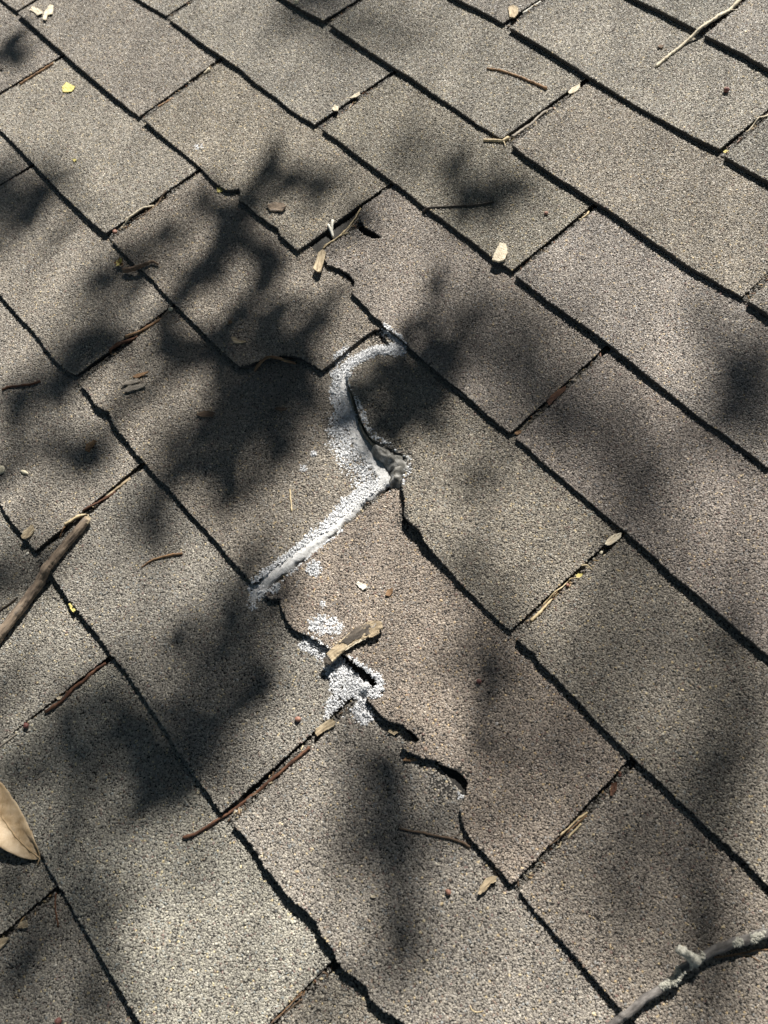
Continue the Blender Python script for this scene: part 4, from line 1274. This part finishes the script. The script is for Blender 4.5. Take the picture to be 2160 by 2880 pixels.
# ------------------------------------------------------------------ the tree that dapples the roof
# shade pools on the roof: (1659-view x, y, half length, half width, direction in degrees in the picture, leaf density, metres from roof to leaves)
SHADE = [
    # top edge
    (700, 8, 120, 34, 12, 1, 5.8), (770, 70, 80, 26, 20, 0.7, 7.25), (650, 60, 70, 22, 20, 0.5, 7.25), (870, 100, 60, 24, 10, 0.33, 4.8),
    # left edge, upper
    (20, 450, 110, 40, -18, 1.2, 5.08), (130, 425, 80, 18, -38, 0.94, 3.48), (150, 500, 60, 14, -40, 0.68, 3.48), (10, 130, 40, 16, 0, 0.94, 2.61), (15, 560, 50, 14, -30, 0.54, 3.48),
    # fingers left of the tear
    (262, 640, 90, 30, -64, 1.32, 3.94), (205, 765, 80, 34, -62, 1.1, 5.22), (330, 575, 70, 18, -20, 0.94, 3.05), (165, 830, 50, 26, -40, 0.77, 4.64),
    (545, 470, 90, 14, -48, 1.08, 2.78), (470, 560, 100, 15, -52, 1.22, 2.78), (400, 660, 90, 14, -50, 1.22, 2.78), (345, 740, 60, 14, -50, 1.08, 2.78),
    (630, 600, 80, 13, -46, 0.94, 2.78), (560, 680, 90, 15, -42, 1.22, 2.78), (470, 760, 90, 17, -38, 1.35, 2.78), (385, 830, 70, 17, -36, 1.22, 2.96),
    (700, 660, 70, 14, -40, 0.94, 2.78), (620, 740, 80, 17, -34, 1.22, 2.78), (330, 480, 110, 16, -30, 0.4, 7.25), (420, 470, 60, 16, -40, 0.68, 3.48), (735, 560, 70, 14, -50, 0.68, 3.48),
    # middle pools
    (690, 395, 75, 22, -22, 1.1, 3.94), (630, 430, 60, 14, -30, 0.81, 3.48), (590, 455, 40, 12, -30, 0.81, 3.48), (1060, 440, 100, 24, -6, 1.1, 4.18), (1000, 400, 70, 16, 26, 0.81, 3.48), (900, 355, 60, 22, 18, 0.5, 7.25), (1110, 395, 50, 16, -40, 0.81, 3.48), (930, 450, 60, 16, 10, 0.4, 7.25),
    (590, 820, 90, 34, -10, 1.7, 2.99), (660, 870, 60, 46, -20, 1.7, 2.99), (560, 895, 100, 44, -35, 1.7, 4.06), (460, 980, 110, 44, -38, 1.7, 4.06), (370, 1070, 60, 34, -30, 1.5, 4.35), (600, 960, 80, 30, -38, 1.43, 3.48), (350, 1110, 40, 22, -10, 1.1, 3.48), (500, 1060, 70, 20, -35, 0.99, 3.48),
    (875, 865, 70, 58, 30, 1.9, 2.64), (900, 930, 70, 40, -30, 1.8, 2.88), (845, 910, 40, 46, 40, 1.6, 2.64), (940, 860, 46, 40, 60, 1.3, 2.99), (960, 700, 46, 18, -62, 1.49, 2.61), (985, 780, 40, 26, 50, 0.66, 4.06),
    (50, 890, 70, 30, -78, 1.21, 3.94), (20, 960, 50, 24, -60, 0.99, 3.94), (120, 870, 60, 14, -70, 0.81, 3.48), (70, 990, 60, 16, -60, 0.94, 3.48), (200, 950, 80, 22, -42, 0.88, 4.18), (150, 1050, 70, 18, -50, 0.81, 3.48), (270, 920, 60, 16, -40, 0.81, 3.48),
    # broad soft shade right of the tear
    (1120, 790, 150, 70, 30, 0.71, 8), (1240, 880, 120, 60, -20, 0.77, 8), (1390, 1010, 130, 60, 30, 0.71, 8), (1200, 1020, 60, 26, 40, 0.51, 7), (1040, 650, 90, 40, 30, 0.51, 8), (1450, 1150, 90, 50, 40, 0.51, 8),
    # long faint upright streak
    (1100, 1080, 70, 20, -82, 0.59, 3.94), (1085, 1210, 80, 22, -80, 0.74, 3.94), (1060, 1350, 80, 20, -80, 0.65, 3.94), (1035, 1490, 80, 20, -84, 0.74, 3.94), (1020, 1620, 60, 18, -86, 0.73, 2.96), (1130, 1000, 50, 18, -70, 0.4, 7.25),
    # right edge
    (1625, 820, 100, 42, 84, 1.3, 5.22), (1655, 930, 60, 30, 80, 0.99, 4.64), (1590, 760, 50, 20, 60, 0.55, 4.64), (1640, 1530, 90, 42, 86, 1.4, 5.22), (1620, 1660, 80, 46, 80, 1.4, 5.22), (1560, 1720, 60, 24, 50, 0.77, 4.64), (1585, 1440, 60, 20, 70, 0.55, 4.64), (1655, 1300, 70, 30, 80, 0.6, 7.25),
    # broad soft shade lower right
    (1300, 1500, 150, 70, 40, 0.58, 9), (1450, 1350, 140, 60, 40, 0.54, 9), (1200, 1640, 110, 60, 60, 0.58, 9), (1480, 1850, 160, 80, 40, 0.71, 8), (1330, 1960, 120, 60, 30, 0.65, 8), (1240, 1760, 80, 40, 60, 0.5, 6), (1380, 1740, 70, 36, 40, 0.5, 6), (1560, 2000, 100, 50, 30, 0.68, 7), (1180, 1900, 70, 40, 60, 0.51, 8),
    (1590, 2160, 110, 46, -18, 1.1, 4.93), (1490, 2195, 90, 30, -20, .7, 4.93), (1400, 2120, 70, 24, 0, 0.66, 4.64), (1640, 2060, 50, 26, -30, 0.77, 4.64),
    # lower left
    (560, 1400, 70, 26, -74, 1.21, 3.71), (525, 1500, 80, 30, -70, 1.21, 3.71), (455, 1590, 90, 30, -58, 1.21, 3.71), (390, 1660, 70, 24, -52, 0.99, 3.94), (600, 1310, 50, 18, -64, 0.81, 3.48), (640, 1530, 60, 16, -60, 0.68, 3.48),
    (300, 1600, 90, 34, -50, 1, 4.64), (285, 1700, 100, 46, -46, 1.3, 4.35), (200, 1780, 80, 36, -50, 1, 4.64), (160, 1560, 100, 34, -34, 1, 4.64), (60, 1640, 80, 38, -20, 1, 4.64), (50, 1500, 60, 26, -30, 0.77, 4.18), (250, 1500, 80, 24, -40, 0.88, 3.94), (350, 1440, 70, 16, -48, 0.81, 3.48), (430, 1490, 60, 16, -50, 0.81, 3.48), (110, 1700, 60, 26, -50, 0.99, 3.94), (400, 1770, 50, 24, -50, 0.99, 3.94), (470, 1720, 50, 16, -50, 0.81, 3.48),
    (220, 1970, 70, 22, -58, 0.99, 3.94), (290, 1890, 60, 16, -50, 0.81, 3.48), (500, 1850, 40, 20, 60, 0.77, 3.94), (330, 1820, 80, 18, -50, 0.94, 3.48), (420, 1850, 60, 16, -40, 0.68, 3.48), (560, 1700, 60, 18, -60, 0.81, 3.48),
    (50, 1270, 60, 34, -50, 1.2, 4.35), (370, 1150, 60, 16, -20, 0.68, 3.48), (560, 1320, 40, 16, -60, 0.68, 3.48), (270, 1240, 60, 18, -40, 0.4, 7.25), (20, 1340, 40, 20, -40, 0.77, 4.64),
    (500, 1550, 70, 26, -62, 1.1, 3.71), (425, 1630, 70, 28, -54, 1.1, 3.71), (360, 1690, 60, 30, -50, 1.1, 3.71), (545, 1450, 60, 26, -72, 1.1, 3.71), (240, 1640, 80, 30, -40, 0.99, 3.94),
    # lower centre wedge
    (835, 1770, 90, 36, 60, 0.8, 4.4), (850, 1850, 100, 55, 78, 0.75, 4.6), (880, 1930, 100, 60, 70, 0.75, 4.6), (860, 2010, 50, 42, 80, 0.7, 4.6), (940, 1850, 50, 36, 40, 0.6, 4.6), (960, 1960, 50, 24, 50, 0.66, 4.64), (790, 1720, 40, 18, 50, 0.81, 3.48), (760, 1830, 40, 20, 80, 0.55, 4.64), (900, 1750, 40, 16, 70, 0.68, 3.48), (930, 2060, 60, 24, 60, 0.4, 7.25),
    (800, 1700, 60, 20, 60, .7, 4), (900, 2080, 70, 26, 75, .5, 5), (780, 1900, 60, 22, 80, .5, 4.6),
    # bottom left corner
    (30, 1990, 80, 44, 20, 1, 4.93), (70, 2110, 100, 46, 0, 1.2, 4.64), (150, 2190, 80, 34, -10, 1, 4.93), (110, 2030, 60, 22, 30, 0.88, 4.18), (240, 2150, 50, 20, -30, 0.55, 4.64), (650, 2200, 70, 18, 0, 0.68, 3.48),
]


def leaf_mesh(L, W):
    """one folded, pointed leaf lying along +x"""
    xs = [0, .18, .42, .7, 1.0]
    ws = [0.04, .75, 1.0, .66, 0.02]
    V = []
    for x, w in zip(xs, ws):
        V += [(x * L, -w * W / 2, .12 * w * W), (x * L, 0, -.04 * L * x * x), (x * L, w * W / 2, .12 * w * W)]
    F = []
    for i in range(4):
        F += [(i * 3, i * 3 + 1, i * 3 + 4, i * 3 + 3), (i * 3 + 1, i * 3 + 2, i * 3 + 5, i * 3 + 4)]
    return np.array(V), F


def make_tree():
    rg = np.random.default_rng(21)
    ml = mat_rough('green_leaf', [(0.3, (0.035, 0.07, 0.015)), (0.7, (0.08, 0.13, 0.03))], 12, bump=0, rough=0.55)
    mb = mat_rough('tree_bark', [(0.3, (0.05, 0.04, 0.03)), (0.7, (0.16, 0.13, 0.10))], 18, bump=.01)
    Sv = np.array(SUN)
    base = np.array([SUN_H.x, SUN_H.y, 0]) * 6.6 + np.array([0.75, 0.1, -3.6])
    root = empty('tree', tuple(base))
    tag(root, 'leafy tree beside the house whose leaves throw the soft shade', 'tree')
    lv, lf = [], []
    tips = []
    LV, LF = leaf_mesh(1.0, .5)

    def put(p, size):
        a, b, c = rg.uniform(0, 6.283), rg.normal(.15, .45), rg.normal(0, .5)
        R = np.array(Matrix.Rotation(a, 3, 'Z') @ Matrix.Rotation(b, 3, 'Y') @ Matrix.Rotation(c, 3, 'X'))
        k = len(lv)
        for q in LV * size @ R.T + p - base:
            lv.append(tuple(q))
        for f in LF:
            lf.append(tuple(i + k for i in f))
    for (x, y, a, b, ang, dens, D0) in SHADE:
        c = np.array(onroof((x * 2160 / 1659., y * 2160 / 1659.)))
        area = 0
        th = math.radians(ang)
        a, b = (a, b) if dens > 1.25 else (a * 1.1, b * 1.15)
        q0 = np.array(onroof(((x + a * math.cos(th)) * 1.302, (y + a * math.sin(th)) * 1.302))) - c
        q1 = np.array(onroof(((x - b * math.sin(th)) * 1.302, (y + b * math.cos(th)) * 1.302))) - c
        area = math.pi * abs(q0[0] * q1[1] - q0[1] * q1[0])
        n = max(1, int(area / .0010 * dens * SHADE_GAIN + .5))
        cl = []
        for i in range(n):
            r = math.sqrt(rg.uniform(0, 1)) * .82 if dens > 1.25 else abs(rg.normal(0, .52)); t = rg.uniform(0, 6.283)
            p2 = c + q0 * r * math.cos(t) + q1 * r * math.sin(t)
            D = D0 + rg.normal(0, .04) * D0
            p = np.array([p2[0], p2[1], 0]) + Sv * D
            sz = rg.uniform(.038, .062)
            put(p - np.array([.3 * sz, 0, 0]), sz)
            cl.append(p)
        tips.append(np.mean(cl, 0))
    # unseen dome of crown leaves added to dim the sky, sun path left open
    m = 120000
    d = rg.normal(0, 1, (m, 3)); d /= np.linalg.norm(d, axis=1)[:, None]
    p = np.array([.3, .9, 1.2]) + d * np.array([6.2, 6.2, 5.2]) * rg.uniform(.78, 1.1, (m, 1))
    g = p - Sv * (p[:, 2:3] / Sv[2])
    ok = (p[:, 2] > 1.5) & (np.linalg.norm((g[:, :2] - np.array([.75, .13])) / np.array([1.0, .92]), axis=1) > 1)
    p = p[ok][:60000]
    gapn = np.array([noise.noise(Vector(q * .6)) for q in p])
    p = p[gapn < .38]                                   # gaps of open sky
    q0 = np.array([(0, 0, 0), (.45, -.25, .07), (1, 0, -.05), (.45, .25, .07), (.45, 0, -.02)])
    k0 = len(lv)
    for i, c in enumerate(p):
        R = np.array(Matrix.Rotation(rg.uniform(0, 6.283), 3, 'Z') @ Matrix.Rotation(rg.normal(.15, .5), 3, 'Y') @ Matrix.Rotation(rg.normal(0, .5), 3, 'X'))
        lv.extend(map(tuple, (q0 * rg.uniform(.16, .28)) @ R.T + c - base))
        b5 = k0 + i * 5
        lf += [(b5, b5 + 1, b5 + 4), (b5 + 1, b5 + 2, b5 + 4), (b5 + 2, b5 + 3, b5 + 4), (b5 + 3, b5, b5 + 4)]
    me = pydata('crown', lv, lf, False)
    co_ = link('crown', me, ml, root)
    co_['kind'] = 'stuff'
    # trunk and limbs
    tr = [np.array([0, 0, 0]), np.array([.05, .02, 1.6]), np.array([-.04, .06, 3.3]), np.array([.05, .0, 5.0]), np.array([0, .05, 8.2])]
    V, F = tube(tr, [.24, .19, .16, .12, .05], 14, 3, .08)
    link('trunk', pydata('trunk', V, F), mb, root)
    tips = np.array(tips)
    order = rg.permutation(len(tips))
    groups = np.array_split(np.argsort(tips[:, 0] + .7 * tips[:, 1]), 7)
    for gidx in groups:
        hub = tips[gidx].mean(0) - base
        st = np.array([0, 0, rg.uniform(3.6, 5.2)])
        hub2 = hub + np.array([0, 0, -.12]) + (st - hub) * .12
        pth = [st + (hub2 - st) * t + np.array([0, 0, .35 * math.sin(3.14 * t)]) for t in np.linspace(0, 1, 9)]
        V, F = tube(pth, [.05, .035, .02, .008, .003, .002, .0018, .0015, .0015], 8, 5, .08)
        link('limb', pydata('limb', V, F), mb, root)
        # spray: every tip hangs on the nearest tip that is closer to the limb's end
        loc_ = [hub2] + sorted((tips[ti] - base for ti in gidx), key=lambda q: np.linalg.norm(q - hub2))
        for a_ in range(1, len(loc_)):
            e = loc_[a_]
            h_ = min(loc_[:a_], key=lambda q: np.linalg.norm(q - e))
            V, F = tube([h_, h_ + (e - h_) * .5 + np.array([0, 0, .02]), e], [.0009, .0008, .0007], 5)
            link('branchlet', pydata('branchlet', V, F), mb, root)


SHADE_GAIN = 4.2
make_tree()

scene.cycles.max_bounces = 6
